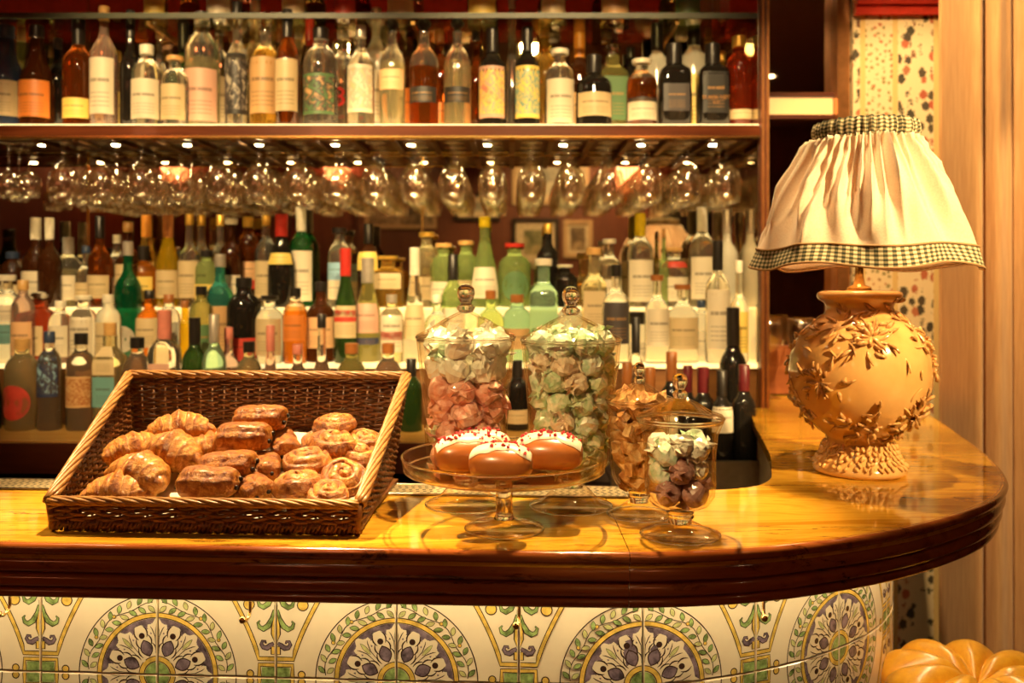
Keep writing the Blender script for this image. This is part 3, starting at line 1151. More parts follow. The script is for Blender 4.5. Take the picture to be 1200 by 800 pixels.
# curtain at the right
m, nt, b = newmat('curtain_linen')
f = noise(nt, 160, 2, vec=coords(nt, 'Object', (1, 1, 0.05)))
nt.links.new(ramp(nt, f, [(0.3, (0.42, 0.21, 0.08)), (0.7, (0.54, 0.30, 0.125))]), b.inputs['Base Color'])
setp(b, rough=0.8, sheen=0.3)
M_CURT = m


def curt(u, v):
    x = 1.30 + 1.25 * u
    ph = 2 * PI * (u * 13.5 + 0.30 * math.sin(5.1 * u) + 0.2)
    y = 2.66 + 0.072 * math.sin(ph) + 0.02 * math.sin(ph * 2.3 + 1) + 0.012 * v * math.sin(9 * u)
    return (x + 0.020 * math.cos(ph + 0.4), y, 0.01 + v * 2.85)


c = MB().grid(curt, 400, 8)
o = c.build('curtain', M_CURT)
tag(o, 'pale pleated floor length curtain hanging beside the wallpapered wall', 'curtain')
md = o.modifiers.new('thickness', 'SOLIDIFY')
md.thickness = 0.003

# ================================================================== lamp
LX, LY = 0.680, 1.755
m, nt, b = newmat('amber_glazed_ceramic')
f = noise(nt, 9, 4, vec=coords(nt))
nt.links.new(ramp(nt, f, [(0.25, (0.54, 0.27, 0.075)), (0.75, (0.68, 0.40, 0.14))]), b.inputs['Base Color'])
setp(b, rough=0.12, coat=0.8, coatr=0.04)
M_CERAM = m
m, nt, b = newmat('brown_relief_glaze')
f = noise(nt, 120, 3, vec=coords(nt))
nt.links.new(ramp(nt, f, [(0.3, (0.30, 0.115, 0.025)), (0.75, (0.70, 0.42, 0.16))]), b.inputs['Base Color'])
setp(b, rough=0.14, coat=0.8)
M_RELIEF = m
m, nt, b = newmat('cream_shade_linen')
f = noise(nt, 300, 2, vec=coords(nt))
nt.links.new(ramp(nt, f, [(0.3, (0.74, 0.58, 0.40)), (0.7, (0.86, 0.72, 0.54))]), b.inputs['Base Color'])
setp(b, rough=0.85, sheen=0.3)
bump(nt, b, f, 0.25, 0.0006)
tl = N(nt, 'ShaderNodeBsdfTranslucent')
tl.inputs[0].default_value = (0.80, 0.55, 0.32, 1)
mx = N(nt, 'ShaderNodeMixShader')
mx.inputs[0].default_value = 0.22
nt.links.new(b.outputs[0], mx.inputs[1])
nt.links.new(tl.outputs[0], mx.inputs[2])
nt.links.new(mx.outputs[0], nt.nodes['Material Output'].inputs[0])
M_SHADE = m


def gingham(name, nu, nv):
    m, nt, b = newmat(name)
    t = N(nt, 'ShaderNodeUVMap')
    sp = N(nt, 'ShaderNodeSeparateXYZ')
    nt.links.new(t.outputs[0], sp.inputs[0])
    a = math_n(nt, 'GREATER_THAN', math_n(nt, 'FRACT', math_n(nt, 'MULTIPLY', sp.outputs[0], nu)), 0.5)
    c = math_n(nt, 'GREATER_THAN', math_n(nt, 'FRACT', math_n(nt, 'MULTIPLY', sp.outputs[1], nv)), 0.5)
    s = math_n(nt, 'MULTIPLY', math_n(nt, 'ADD', a, c), 0.5)
    nt.links.new(ramp(nt, s, [(0.0, (0.70, 0.58, 0.36)), (0.45, (0.24, 0.20, 0.10)), (0.95, (0.030, 0.035, 0.018))]), b.inputs['Base Color'])
    nt.nodes['Color Ramp'].color_ramp.interpolation = 'CONSTANT'
    setp(b, rough=0.85)
    return m


M_GING = gingham('green_gingham', 92, 5)
M_GING2 = gingham('green_gingham_band', 60, 5)


def uv_grid(mb, name, mats, parent, nu, nv, fn):
    """closed grid with uv = (u, v)"""
    mb.grid(fn, nu, nv)
    o = mb.build(name, mats, parent)
    me = o.data
    uvl = me.uv_layers.new(name='UVMap')
    k = 0
    for j in range(nv):
        for i in range(nu):
            for (a, c) in ((i, j), (i + 1, j), (i + 1, j + 1), (i, j + 1)):
                uvl.data[k].uv = (a / nu, c / nv)
                k += 1
    return o


lamp = thing('table_lamp', 'ceramic table lamp with floral relief and gathered cream shade trimmed in gingham', 'lamp', (LX, LY, CT))
vase = [(0.000, 0.001), (0.088, 0.001), (0.0925, 0.006), (0.092, 0.014), (0.086, 0.020), (0.076, 0.034), (0.069, 0.052), (0.066, 0.066), (0.070, 0.074), (0.085, 0.084),
        (0.110, 0.106), (0.130, 0.138), (0.140, 0.172), (0.1415, 0.200), (0.138, 0.228), (0.126, 0.258), (0.106, 0.284), (0.084, 0.301), (0.070, 0.310), (0.066, 0.320),
        (0.069, 0.330), (0.078, 0.336), (0.083, 0.340), (0.0845, 0.346), (0.082, 0.352), (0.074, 0.355), (0.02, 0.355), (0.0, 0.355)]
vase = [(r * 0.94, z) for r, z in vase]
MB().lathe(vase, 64).build('vase', M_CERAM, lamp)


def vase_r(z):
    for (r0, z0), (r1, z1) in zip(vase[2:], vase[3:]):
        if z0 <= z <= z1 and z1 > z0:
            return r0 + (r1 - r0) * (z - z0) / (z1 - z0)
    return 0.07


def petal(mb, p, n, d, L, wd, lift, rng):
    """curled petal lying on a surface at p, normal n, pointing along d"""
    s = n.cross(d).normalized()
    vs, fs = [], []
    nn = 5
    curl = rng.uniform(-0.6, 0.6)
    for i in range(nn + 1):
        t_ = i / nn
        w_ = wd * math.sin(PI * (0.12 + 0.80 * t_)) ** 0.8
        c0 = p + d * (L * t_) + s * (curl * L * t_ * t_) + n * (lift * (0.3 + 1.0 * math.sin(PI * min(t_ * 0.75, 1))) + 0.6 * lift * t_ * t_)
        vs += [c0 - s * w_ - n * lift * 0.5, c0 + n * lift * 0.35, c0 + s * w_ - n * lift * 0.5, c0 - n * lift * 1.4]
    for i in range(nn):
        a, c = i * 4, i * 4 + 4
        for k in range(4):
            k2 = (k + 1) % 4
            fs.append((a + k, a + k2, c + k2, c + k))
    fs += [(3, 2, 1, 0), (nn * 4, nn * 4 + 1, nn * 4 + 2, nn * 4 + 3)]
    mb.add(vs, fs)


def on_vase(th, z):
    r = vase_r(z)
    dr = (vase_r(z + 0.004) - vase_r(z - 0.004)) / 0.008
    p = Vector((r * math.cos(th), r * math.sin(th), z))
    n = Vector((math.cos(th), math.sin(th), -dr)).normalized()
    tn = Vector((-math.sin(th), math.cos(th), 0))
    up = n.cross(tn)
    if up.z < 0:
        up = -up
    return p, n, tn, up


rng = random.Random(11)
# sprays: (angle from the camera-facing side in degrees, height, spread of directions, petals)
SPR = [(-52, 0.185, 26), (-10, 0.270, 30), (44, 0.115, 26), (80, 0.225, 26), (-8, 0.100, 18), (40, 0.318, 14), (-42, 0.288, 20), (-85, 0.13, 18), (58, 0.285, 16), (-30, 0.105, 10),
       (130, 0.2, 22), (180, 0.15, 22), (-130, 0.22, 22), (165, 0.28, 20)]
for (deg, z, cnt) in SPR:
    mb = MB()
    th0 = -PI / 2 + math.radians(deg)
    for k in range(cnt):
        ang = 2 * PI * k / cnt + rng.uniform(-0.3, 0.3)
        rad = rng.choice((0.002, 0.012, 0.026, 0.036))
        th = th0 + rad * math.cos(ang) / vase_r(z)
        zz = min(max(z + rad * math.sin(ang), 0.078), 0.332)
        p, n, tn, up = on_vase(th, zz)
        d = (tn * math.cos(ang + rng.uniform(-0.5, 0.5)) + up * math.sin(ang + rng.uniform(-0.5, 0.5))).normalized()
        petal(mb, p - n * 0.001, n, d, rng.uniform(0.014, 0.030), rng.uniform(0.003, 0.0062), rng.uniform(0.003, 0.0055), rng)
    mb.build('floral_spray', M_RELIEF, lamp, True, True)
# loose curls in body colour
mb = MB()
for k in range(46):
    th = rng.uniform(0, 2 * PI)
    z = rng.uniform(0.09, 0.29)
    p, n, tn, up = on_vase(th, z)
    a = rng.uniform(0, 2 * PI)
    petal(mb, p - n * 0.001, n, (tn * math.cos(a) + up * math.sin(a)).normalized(), rng.uniform(0.016, 0.03), 0.003, 0.0028, rng)
mb.build('raised_curl', M_CERAM, lamp, True, True)['kind'] = 'stuff'
mb = MB()
for ring_ in range(5):
    z = 0.024 + ring_ * 0.0095
    for k in range(34):
        th = 2 * PI * (k + 0.5 * (ring_ % 2)) / 34
        p, n, tn, up = on_vase(th, z)
        petal(mb, p - n * 0.001, n, (up * -1 + tn * rng.uniform(-0.7, 0.7)).normalized(), 0.013, 0.0048, 0.0042, rng)
mb.build('ruffled_collar', M_CERAM, lamp, True, True)['kind'] = 'stuff'
MB().lathe([(0.024, 0.355), (0.022, 0.362), (0.012, 0.366), (0.010, 0.372), (0.008, 0.382), (0.008, 0.430), (0.014, 0.434), (0.016, 0.470), (0.012, 0.475)], 20).build('brass_stem', M_BRASS, lamp)
MB().lathe([(0.010, 0.475), (0.018, 0.49), (0.028, 0.515), (0.030, 0.535), (0.022, 0.556), (0.004, 0.566)], 20).build('bulb', emitter('lamp_bulb_glow', (1.0, 0.62, 0.28), 20.0), lamp)
SB, ST = 0.404, 0.680      # hem and top of the shade above the counter
SXO = 0.012


def shade_pt(u, t_, off=0.0):
    th = 2 * PI * u
    # t_ 0 at hem, 1 at band
    base = 0.2050 + (0.088 - 0.2050) * (max(t_, 0.0) ** 0.92) + 0.014 * math.sin(PI * t_)
    big = 0.0095 * (math.sin(th * 7 + 0.6) + 0.6 * math.sin(th * 4 + 2.0)) * (1 - 0.35 * t_) * (0.35 + 0.65 * min(1, (1 - t_) * 2 + 0.4))
    w1 = math.sin(th * 21 + 2.2 * math.sin(th * 3) + 2.0 * (1 - t_) * math.sin(th * 2))
    reach = 0.5 + 0.5 * math.sin(th * 8 + 1.3 * math.sin(5 * th))      # some gathers run further down than others
    pl = 0.0165 * max(0, (t_ - 0.12 - 0.38 * reach)) ** 0.55 * (1 - abs(w1) ** 0.6 * 2.0 + 0.6)
    pl2 = 0.0095 * math.sin(th * 14 + 4 * t_ + 1.5 * math.sin(3 * th)) * math.sin(PI * t_)
    r = base + big + pl + pl2 + off
    z = SB + (ST - 0.030 - SB) * t_ + 0.006 * math.sin(th * 5 + 1.0) * (1 - t_) ** 3
    return (SXO + r * math.cos(th), r * math.sin(th), z)


sh = MB().grid(lambda u, v: shade_pt(u, v), 420, 44, closed_u=True).build('lamp_shade', M_SHADE, lamp)
md = sh.modifiers.new('thickness', 'SOLIDIFY')
md.thickness = 0.0012


def hem(u, v):
    t_ = 0.148 * v - 0.012
    p = shade_pt(u, t_, 0.0022)
    return p


uv_grid(MB(), 'gingham_hem', M_GING, lamp, 260, 6, hem)
for v in (0.0, 1.0):
    pts = [hem(i / 180, v) for i in range(180)]
    MB().tube(pts, 0.0022, 6, closed=True).build('piping', plain('tan_piping', (0.36, 0.20, 0.08), 0.7), lamp)


def band(u, v):
    th = 2 * PI * u
    r = 0.0935 + 0.0032 * math.sin(th * 46 + 3 * math.sin(4 * th)) * (0.6 + 0.4 * math.sin(9 * th)) + 0.005 * math.sin(PI * v)
    return (SXO + r * math.cos(th), r * math.sin(th), ST - 0.034 + 0.036 * v + 0.0012 * math.sin(30 * th))


uv_grid(MB(), 'gathered_band', M_GING2, lamp, 300, 5, band)
wr = MB()
for k in range(3):
    a = 2 * PI * k / 3
    wr.tube([(0, 0, ST - 0.04), (SXO + 0.1 * math.cos(a), 0.1 * math.sin(a), ST - 0.006)], 0.0015, 6)
wr.tube([(0, 0, 0.47), (0.04, 0, 0.52), (0.04, 0, 0.60), (0, 0, ST - 0.04)], 0.0015, 6)
wr.build('shade_carrier', M_BRASS, lamp)

# ================================================================== wicker basket
m, nt, b = newmat('wicker')
f = noise(nt, 45, 4, vec=coords(nt, 'Object', (1, 1, 3)))
nt.links.new(ramp(nt, f, [(0.25, (0.085, 0.024, 0.006)), (0.55, (0.17, 0.058, 0.013)), (0.8, (0.30, 0.125, 0.03))]), b.inputs['Base Color'])
setp(b, rough=0.38)
M_WICK = m
m, nt, b = newmat('wicker_rim')
f = noise(nt, 60, 4, vec=coords(nt, 'Object', (1, 1, 3)))
nt.links.new(ramp(nt, f, [(0.25, (0.20, 0.075, 0.018)), (0.6, (0.36, 0.17, 0.045)), (0.85, (0.52, 0.30, 0.10))]), b.inputs['Base Color'])
setp(b, rough=0.36)
M_WRIM = m
BX, BY = -0.448, 1.318
basket = thing('wicker_basket', 'brown wicker display basket with low front, holding pastries on the counter', 'basket', (BX, BY, CT), (0, 0, math.radians(-3.2)))
HF, HB = 0.046, 0.196
BL = {'fl': Vector((-0.234, 0.0, 0.004)), 'fr': Vector((0.222, 0.0, 0.004)), 'bl': Vector((-0.278, 0.345, 0.004)), 'br': Vector((0.204, 0.345, 0.004))}
FLARE = 0.05


CN = {'fl': (0.10, 0.05, -1, -1), 'fr': (0.10, 0.05, 1, -1), 'bl': (0.13, 0.16, -1, 1), 'br': (0.13, 0.16, 1, 1)}


def corner_at(a, z):
    fx, fy, sx, sy = CN[a]
    p = BL[a]
    return Vector((p.x + sx * fx * z, p.y + sy * fy * z, z))


def wall_pt(a, c_, s, z, nrm, off):
    """point on the wall between bottom corners a and c_, at share s and height z, flaring outwards"""
    p = corner_at(a, z).lerp(corner_at(c_, z), s)
    return p + nrm * off


def weave(a, c_, nrm, hfun, extra):
    mb = MB()
    L = (BL[c_] - BL[a]).length
    ns = max(4, int(round(L / 0.021)))
    zmax = max(hfun(0), hfun(1))
    row = 0
    z = 0.008
    while z < zmax - 0.006:
        # share along the wall where the wall is at least this high
        s0, s1 = 0.0, 1.0
        if hfun(0) < z + 0.006:
            s0 = (z + 0.006 - hfun(0)) / (hfun(1) - hfun(0))
        n = max(3, int(ns * 3 * (s1 - s0)))
        pts = []
        jit = random.uniform(-0.0005, 0.0005)
        for i in range(n + 1):
            s = s0 + (s1 - s0) * i / n
            amp = 0.0036 * math.cos(PI * (s * ns) + PI * (row % 2))
            pts.append(wall_pt(a, c_, s, z + jit + 0.0012 * math.sin(PI * s * ns + row), nrm, amp))
        mb.tube(pts, 0.0031 + random.uniform(-0.0003, 0.0003), 6)
        z += 0.0049
        row += 1
    o = mb.build('woven_wall', M_WICK, basket)
    o['kind'] = 'stuff'
    st = MB()
    for k in range(ns + 1):
        s = k / ns
        h = hfun(s)
        st.tube([wall_pt(a, c_, s, 0.0, nrm, 0), wall_pt(a, c_, s, h - 0.002, nrm, 0)], 0.0022, 5)
    st.build('stakes', M_WICK, basket)['kind'] = 'stuff'


nf, nb_ = Vector((0, -1, 0)), Vector((0, 1, 0))
nl, nr = Vector((-1, 0, 0)), Vector((1, 0, 0))
# the sides slope: low run at the front, then up to the back
hs = lambda s: HF + (HB - HF) * s
weave('fl', 'fr', nf, lambda s: HF, 0)
weave('bl', 'br', nb_, lambda s: HB, 0)
weave('fl', 'bl', nl, hs, 0)
weave('fr', 'br', nr, hs, 0)


def corner(a, c_, nA, nB, h):
    return corner_at(a, h)


CFL, CFR = corner('fl', 0, nf, nl, HF), corner('fr', 0, nf, nr, HF)
CBL, CBR = corner('bl', 0, nb_, nl, HB), corner('br', 0, nb_, nr, HB)


def braid(p0, p1, r, R, turns, mat, strands=3, flat=0.75):
    mb = MB()
    d = (p1 - p0)
    L = d.length
    d = d.normalized()
    u = Vector((0, 0, 1)) - d * d.z
    u.normalize()
    w = d.cross(u)
    n = int(turns * 14)
    for k in range(strands):
        pts = []
        for i in range(n + 1):
            s = i / n
            a = 2 * PI * (s * turns + k / strands)
            pts.append(p0 + d * (L * s) + u * math.cos(a) * R * flat + w * math.sin(a) * R)
        mb.tube(pts, r, 6)
    o = mb.build('braided_rim', mat, basket)
    return o


braid(CFL, CFR, 0.0034, 0.0058, 3.2, M_WRIM, 6)
braid(CBL, CBR, 0.0036, 0.0064, 3.2, M_WRIM, 6)
braid(CFL, CBL, 0.0036, 0.0070, 1.6, M_WRIM, 7)
braid(CFR, CBR, 0.0036, 0.0070, 1.6, M_WRIM, 7)
# foot border of upright twists along the base
for a, c_, nrm in (('fl', 'fr', nf), ('bl', 'br', nb_), ('fl', 'bl', nl), ('fr', 'br', nr)):
    mb = MB()
    n = 70
    for k in range(n):
        s = (k + 0.5) / n
        p = BL[a].lerp(BL[c_], s) + nrm * 0.002
        t_ = (BL[c_] - BL[a]).normalized()
        mb.tube([p + Vector((0, 0, -0.001)) - t_ * 0.003, p + nrm * 0.003 + Vector((0, 0, 0.006)), p + Vector((0, 0, 0.013)) + t_ * 0.003], 0.0026, 5)
    mb.build('foot_border', M_WICK, basket)['kind'] = 'stuff'
for (a, nA, nB, h) in (('fl', nf, nl, HF), ('fr', nf, nr, HF), ('bl', nb_, nl, HB), ('br', nb_, nr, HB)):
    MB().tube([BL[a], corner(a, 0, nA, nB, h)], 0.0055, 8).build('corner_post', M_WICK, basket)
MB().box(-0.220, 0.220, 0.004, 0.342, 0.004, 0.010).build('woven_base', M_WICK, basket, False)
m, nt, b = newmat('white_paper')
setp(b, rough=0.7)
nt.links.new(ramp(nt, noise(nt, 20, 3, vec=coords(nt)), [(0.3, (0.74, 0.64, 0.50)), (0.7, (0.84, 0.75, 0.62))]), b.inputs['Base Color'])
M_PAPER = m


def paper(u, v):
    x = -0.205 + 0.41 * u
    y = 0.012 + 0.325 * v
    return (x, y, 0.016 + 0.078 * v + 0.002 * math.sin(17 * u + 5 * v) + 0.0015 * math.sin(31 * v))


o = MB().grid(paper, 24, 18).build('paper_liner', M_PAPER)
o.location = (BX, BY, CT)
o.rotation_euler = (0, 0, math.radians(-3.2))
tag(o, 'white paper sheet lining the wicker basket under the pastries', 'paper')

# ------------------------------------------------------------------ pastries
def crust_mat(name, dark, mid, pale, rough=0.36, sc=60):
    m, nt, b = newmat(name)
    at = N(nt, 'ShaderNodeAttribute', attribute_name='crust')
    nz = noise(nt, sc, 6, 0.68, 0.9, coords(nt))
    nz2 = noise(nt, sc * 4.0, 4, 0.65, 0.5, coords(nt))
    k = math_n(nt, 'ADD', math_n(nt, 'MULTIPLY', at.outputs['Fac'], 0.60), math_n(nt, 'MULTIPLY', math_n(nt, 'SUBTRACT', nz, 0.44), 2.0), True)
    k = math_n(nt, 'ADD', k, math_n(nt, 'MULTIPLY', math_n(nt, 'SUBTRACT', nz2, 0.5), 0.7), True)
    nt.links.new(ramp(nt, k, [(0.05, pale), (0.40, mid), (0.80, dark)]), b.inputs['Base Color'])
    setp(b, rough=rough, coat=0.25, coatr=0.25)
    bump(nt, b, math_n(nt, 'ADD', nz, math_n(nt, 'MULTIPLY', nz2, 0.8)), 1.0, 0.004)
    return m


M_CROI = crust_mat('croissant_crust', (0.27, 0.060, 0.006), (0.60, 0.225, 0.026), (0.86, 0.48, 0.11))
M_PAIN = crust_mat('glazed_pastry_crust', (0.20, 0.040, 0.005), (0.52, 0.175, 0.020), (0.82, 0.44, 0.09))
M_ROLL = crust_mat('spiral_roll_crust', (0.13, 0.026, 0.005), (0.42, 0.130, 0.016), (0.74, 0.36, 0.07))
M_CHOC = plain('dark_chocolate', (0.020, 0.008, 0.005), 0.35)


def flake(mb, amp, freq, seed):
    """rumple a pastry surface"""
    off = Vector((seed * 3.7, seed * 1.3, seed * 2.1))
    out = []
    for p in mb.v:
        q = Vector(p)
        n = q.normalized() if q.length > 1e-6 else Vector((0, 0, 1))
        d = mnoise.fractal(q * freq + off, 0.9, 2.1, 4)
        d2 = mnoise.noise(q * freq * 4 + off)
        out.append(tuple(q + n * amp * (d + 0.35 * d2)))
    mb.v = out


def croissant_mesh(seed, L=0.128, R=0.0335, bend=1.0):
    rg = random.Random(seed)
    nu, nv = 84, 30
    # uneven layer borders from the middle out to each tip
    edges = [0.0, 0.20 + 0.05 * rg.random(), 0.42 + 0.05 * rg.random(), 0.62 + 0.04 * rg.random(), 0.80, 1.01]
    amps = [1.0, 0.94, 0.82, 0.66, 0.44]
    peak = rg.uniform(0.35, 0.8)
    vs, fs, cs = [], [], []
    for i in range(nu + 1):
        u = i / nu
        for k in range(nv):
            a = 2 * PI * k / nv
            side = 1 if u > 0.5 else -1
            q = abs(u - 0.5) * 2
            qq = min(max(q + 0.05 * math.sin(a * 1.0 + side) + 0.018 * math.sin(3 * a + 5 * seed), 0), 1.0)   # borders run askew
            j = 0
            while j < 4 and qq > edges[j + 1]:
                j += 1
            f_ = (qq - edges[j]) / (edges[j + 1] - edges[j])
            r = R * (amps[j] * (1.05 - 0.16 * f_ ** 1.6)) * (max(0.0, 1 - q ** 5) ** 0.5 * 0.96 + 0.04)
            ang = (u - 0.5) * bend
            cx = math.sin(ang) * L / bend
            cy = -(1 - math.cos(ang)) * L / bend
            yy = math.cos(a) * r * 1.10
            zz = math.sin(a) * r
            if j == 0 and zz > 0:
                zz *= 1 + 0.22 * peak * (1 - f_)
            zz = max(zz, -0.60 * R)
            vs.append((cx + yy * math.sin(ang) * 0.6, cy + yy * math.cos(ang), zz))
            c = 0.62 - 0.75 * f_ ** 1.3 * (0.6 + 0.4 * math.sin(a)) + 0.18 * math.sin(a)
            if f_ < 0.10:
                c -= 0.15
            c = min(1, max(0, c))
            cs.append((c, c, c, 1))
    for i in range(nu):
        for k in range(nv):
            k2 = (k + 1) % nv
            fs.append((i * nv + k, (i + 1) * nv + k, (i + 1) * nv + k2, i * nv + k2))
    fs.append(tuple(range(nv)))
    fs.append(tuple(nu * nv + k for k in range(nv - 1, -1, -1)))
    mb = MB()
    mb.add(vs, fs, 0, cs)
    flake(mb, 0.0030, 38, seed + 1)
    return mb.mesh('croissant', M_CROI, True, True)


def pain_mesh(seed, L=0.092, Wd=0.030, H=0.0235):
    nu, nv = 44, 40
    mb = MB()

    def fn(u, v):
        x = -1 + 2 * v
        env = (max(0, 1 - abs(x) ** 7)) ** 0.30 * 0.94 + 0.06 * (1 - abs(x) ** 3)
        if v in (0.0, 1.0):
            env = 0.02
        a = 2 * PI * u
        c, s = math.cos(a), math.sin(a)
        q = 1 / ((abs(c) ** 2.5 + abs(s) ** 2.5) ** (1 / 2.5))
        seam = 1 - 0.14 * math.exp(-((a - 2.35) / 0.14) ** 2) - 0.08 * math.exp(-((a - 5.9) / 0.14) ** 2)
        bul = 1 + 0.05 * math.cos(x * 2.2 + seed)
        return (x * L / 2 * (1 + 0.03 * math.sin(a * 2 + seed)), Wd * q * c * env * seam * bul, max(H * q * s * env * seam * bul, -0.8 * H))

    def cf(u, v):
        a = 2 * PI * u
        x = abs(-1 + 2 * v)
        c = 0.38 + 0.40 * math.sin(a) - 0.55 * max(0, (x - 0.90) / 0.10)
        c = min(1, max(0.0, c))
        return (c, c, c, 1)
    mb.grid(fn, nu, nv, closed_u=True, colfn=cf)
    flake(mb, 0.0026, 42, seed + 11)
    return mb.mesh('chocolate_pastry', M_PAIN, True, True)


def roll_mesh(seed, R=0.036, H=0.033):
    mb = MB()
    rg = random.Random(seed)
    ph = rg.random()
    nu, nv = 64, 36
    turns = (2.3, 1.8, 2.1, 1.6)[seed % 4]
    pitch = R / turns

    def ph_(r, th):
        return (r / pitch - th / (2 * PI) + ph + 0.06 * math.sin(2 * th + seed)) % 1.0

    def fn(u, v):
        th = 2 * PI * u
        ell = 1 + 0.07 * math.cos(2 * th + seed)
        if v < 0.70:
            r = R * 0.98 * (v / 0.70)
            f_ = ph_(r, th)
            z = H * (0.80 + 0.20 * math.sin(PI * min(1, f_ * 1.04)) ** 0.45 - 0.24 * (r / R) ** 4 + 0.10 * (1 - r / R))
        else:
            t_ = (v - 0.70) / 0.30
            r = R * (0.98 + 0.11 * math.sin(PI * min(1.0, t_ * 1.1)) - 0.14 * max(0, t_ - 0.7) / 0.3)
            z = H * 0.66 * (1 - t_)
        return (r * ell * math.cos(th), r / ell * math.sin(th), z - H * 0.45)

    def cf(u, v):
        th = 2 * PI * u
        if v < 0.70:
            f_ = ph_(R * 0.98 * v / 0.70, th)
            c = 0.80 if (f_ < 0.10 or f_ > 0.95) else 0.55 - 0.35 * f_
        else:
            t_ = (v - 0.70) / 0.30
            c = 0.50 - 0.30 * t_
        return (c, c, c, 1)
    mb.grid(fn, nu, nv, closed_u=True, colfn=cf)
    flake(mb, 0.0022, 42, seed + 31)
    return mb.mesh('spiral_roll', M_ROLL, True, True)


CM = [croissant_mesh(i) for i in range(3)]
# x, y in the photograph, depth, yaw, roll towards the camera, tilt, size, label
CRO = [(211, 505, 1.535, 12, 8, -4, 0.98, 'golden croissant on top of the heap with a peaked shoulder'),
       (203, 530, 1.475, -14, 15, 8, 0.98, 'ridged croissant in the middle of the heap, left of the glazed rolls'),
       (158, 527, 1.485, 28, 10, -6, 0.86, 'croissant half hidden at the left basket wall'),
       (166, 556, 1.425, -24, 14, 4, 1.00, 'fat croissant lying across the lower left of the heap'),
       (140, 577, 1.395, 6, 12, 0, 0.92, 'lowest croissant behind the front lip of the basket'),
       (246, 527, 1.52, 30, 5, 0, 0.9, 'croissant buried behind the glazed chocolate pastries')]
for i, (x, y, Y, yaw, pit_, rol, sc, lab) in enumerate(CRO):
    o = link('croissant', CM[i % 3], None, P(x, y, Y), Euler((math.radians(pit_), math.radians(rol), math.radians(yaw))))
    o.scale = (sc, sc, sc)
    tag(o, lab, 'pastry', 'croissants in the basket')
PMs = [pain_mesh(i) for i in range(3)]
chb = MB().lathe([(0.0003, -0.004), (0.003, -0.003), (0.0042, 0), (0.003, 0.003), (0.0003, 0.004)], 8).mesh('chocolate_end', M_CHOC)
PAI = [(305, 491, 1.545, -4, 6, -2, 0.98, 'glazed chocolate pastry at the top of the pile'),
       (286, 512, 1.49, -2, 8, -1, 0.98, 'glazed chocolate pastry lying just below the topmost one'),
       (331, 521, 1.525, -62, 5, 12, 0.9, 'chocolate pastry end-on beside the spiral rolls'),
       (266, 547, 1.425, -6, 8, -6, 1.0, 'broad chocolate pastry in the second row from the front'),
       (310, 548, 1.455, -70, 6, 8, 0.85, 'chocolate pastry tucked end-on in the middle of the basket'),
       (245, 565, 1.375, -1, 6, 0, 0.98, 'chocolate pastry at the front lip of the basket'),
       (296, 571, 1.40, -50, 4, 6, 0.85, 'chocolate pastry wedged behind the front lip in the middle')]
for i, (x, y, Y, yaw, pit_, rol, sc, lab) in enumerate(PAI):
    t = thing('chocolate_pastry', lab, 'pastry', P(x, y, Y), Euler((math.radians(pit_), math.radians(rol), math.radians(yaw))), 'chocolate pastries in the basket')
    t.scale = (sc, sc, sc)
    link('crust', PMs[i % 3], t)
    for sx in (-1, 1):
        for dy, dz in ((-0.012, -0.004), (0.010, 0.003)):
            link('chocolate_end', chb, t, (sx * 0.0465, dy, dz), (0, PI / 2, 0))
RMs = [roll_mesh(i) for i in range(4)]
ROL = [(392, 498, 1.545, 30, 6, -3, 0.92, 'spiral roll lying flat on top of the rolls'),
       (390, 519, 1.50, 100, 12, 4, 1.0, 'spiral roll tipped towards the front below the topmost roll'),
       (426, 517, 1.54, 200, 16, 8, 0.86, 'spiral roll against the right basket wall, upper one'),
       (372, 517, 1.55, 20, 20, -10, 0.8, 'spiral roll half hidden at the left of the roll pile'),
       (360, 541, 1.455, 250, 8, -4, 1.02, 'spiral roll in the middle left of the roll pile'),
       (419, 535, 1.50, 310, 14, 6, 0.95, 'spiral roll against the right basket wall, lower one'),
       (402, 560, 1.425, 60, 38, 6, 0.98, 'spiral roll tilted up to show its whole swirl'),
       (349, 568, 1.395, 160, 4, -6, 1.04, 'broad spiral roll at the front lip'),
       (384, 579, 1.375, 330, 16, 4, 0.85, 'lowest spiral roll peeping over the front lip')]
for i, (x, y, Y, yaw, pit_, rol, sc, lab) in enumerate(ROL):
    rot = (Matrix.Rotation(math.radians(rol), 4, 'Y') @ Matrix.Rotation(math.radians(pit_), 4, 'X') @ Matrix.Rotation(math.radians(yaw), 4, 'Z')).to_euler()
    o = link('spiral_roll', RMs[i % 4], None, P(x, y, Y), rot)
    o.scale = (sc, sc, sc)
    tag(o, lab, 'pastry', 'spiral rolls in the basket')

# ================================================================== cake stand and buns
CSX, CSY = -0.0115, 1.342
stand = thing('cake_stand', 'clear glass cake stand with upturned rim carrying four iced buns', 'cake stand', (CSX, CSY, CT))
R0 = 0.1535
plate = [(0.000, 0.084), (0.02, 0.0842), (0.10, 0.0850), (0.138, 0.0868), (0.147, 0.0905), (0.1515, 0.098), (0.1535, 0.110), (0.1525, 0.1118), (0.1505, 0.110),
         (0.1485, 0.099), (0.144, 0.0925), (0.135, 0.0895), (0.10, 0.0882), (0.0, 0.0880)]
po = MB().lathe(plate, 72, cap0=False, cap1=False).build('plate', M_GLASS, stand)
MB().tube([(0.1525 * math.cos(2 * PI * k / 96), 0.1525 * math.sin(2 * PI * k / 96), 0.1110) for k in range(96)], 0.0017, 8, closed=True).build('rim', M_SOLIDGLASS, po)
MB().tube([(0.1490 * math.cos(2 * PI * k / 96), 0.1490 * math.sin(2 * PI * k / 96), 0.0915) for k in range(96)], 0.0013, 8, closed=True).build('rim', M_SOLIDGLASS, po)
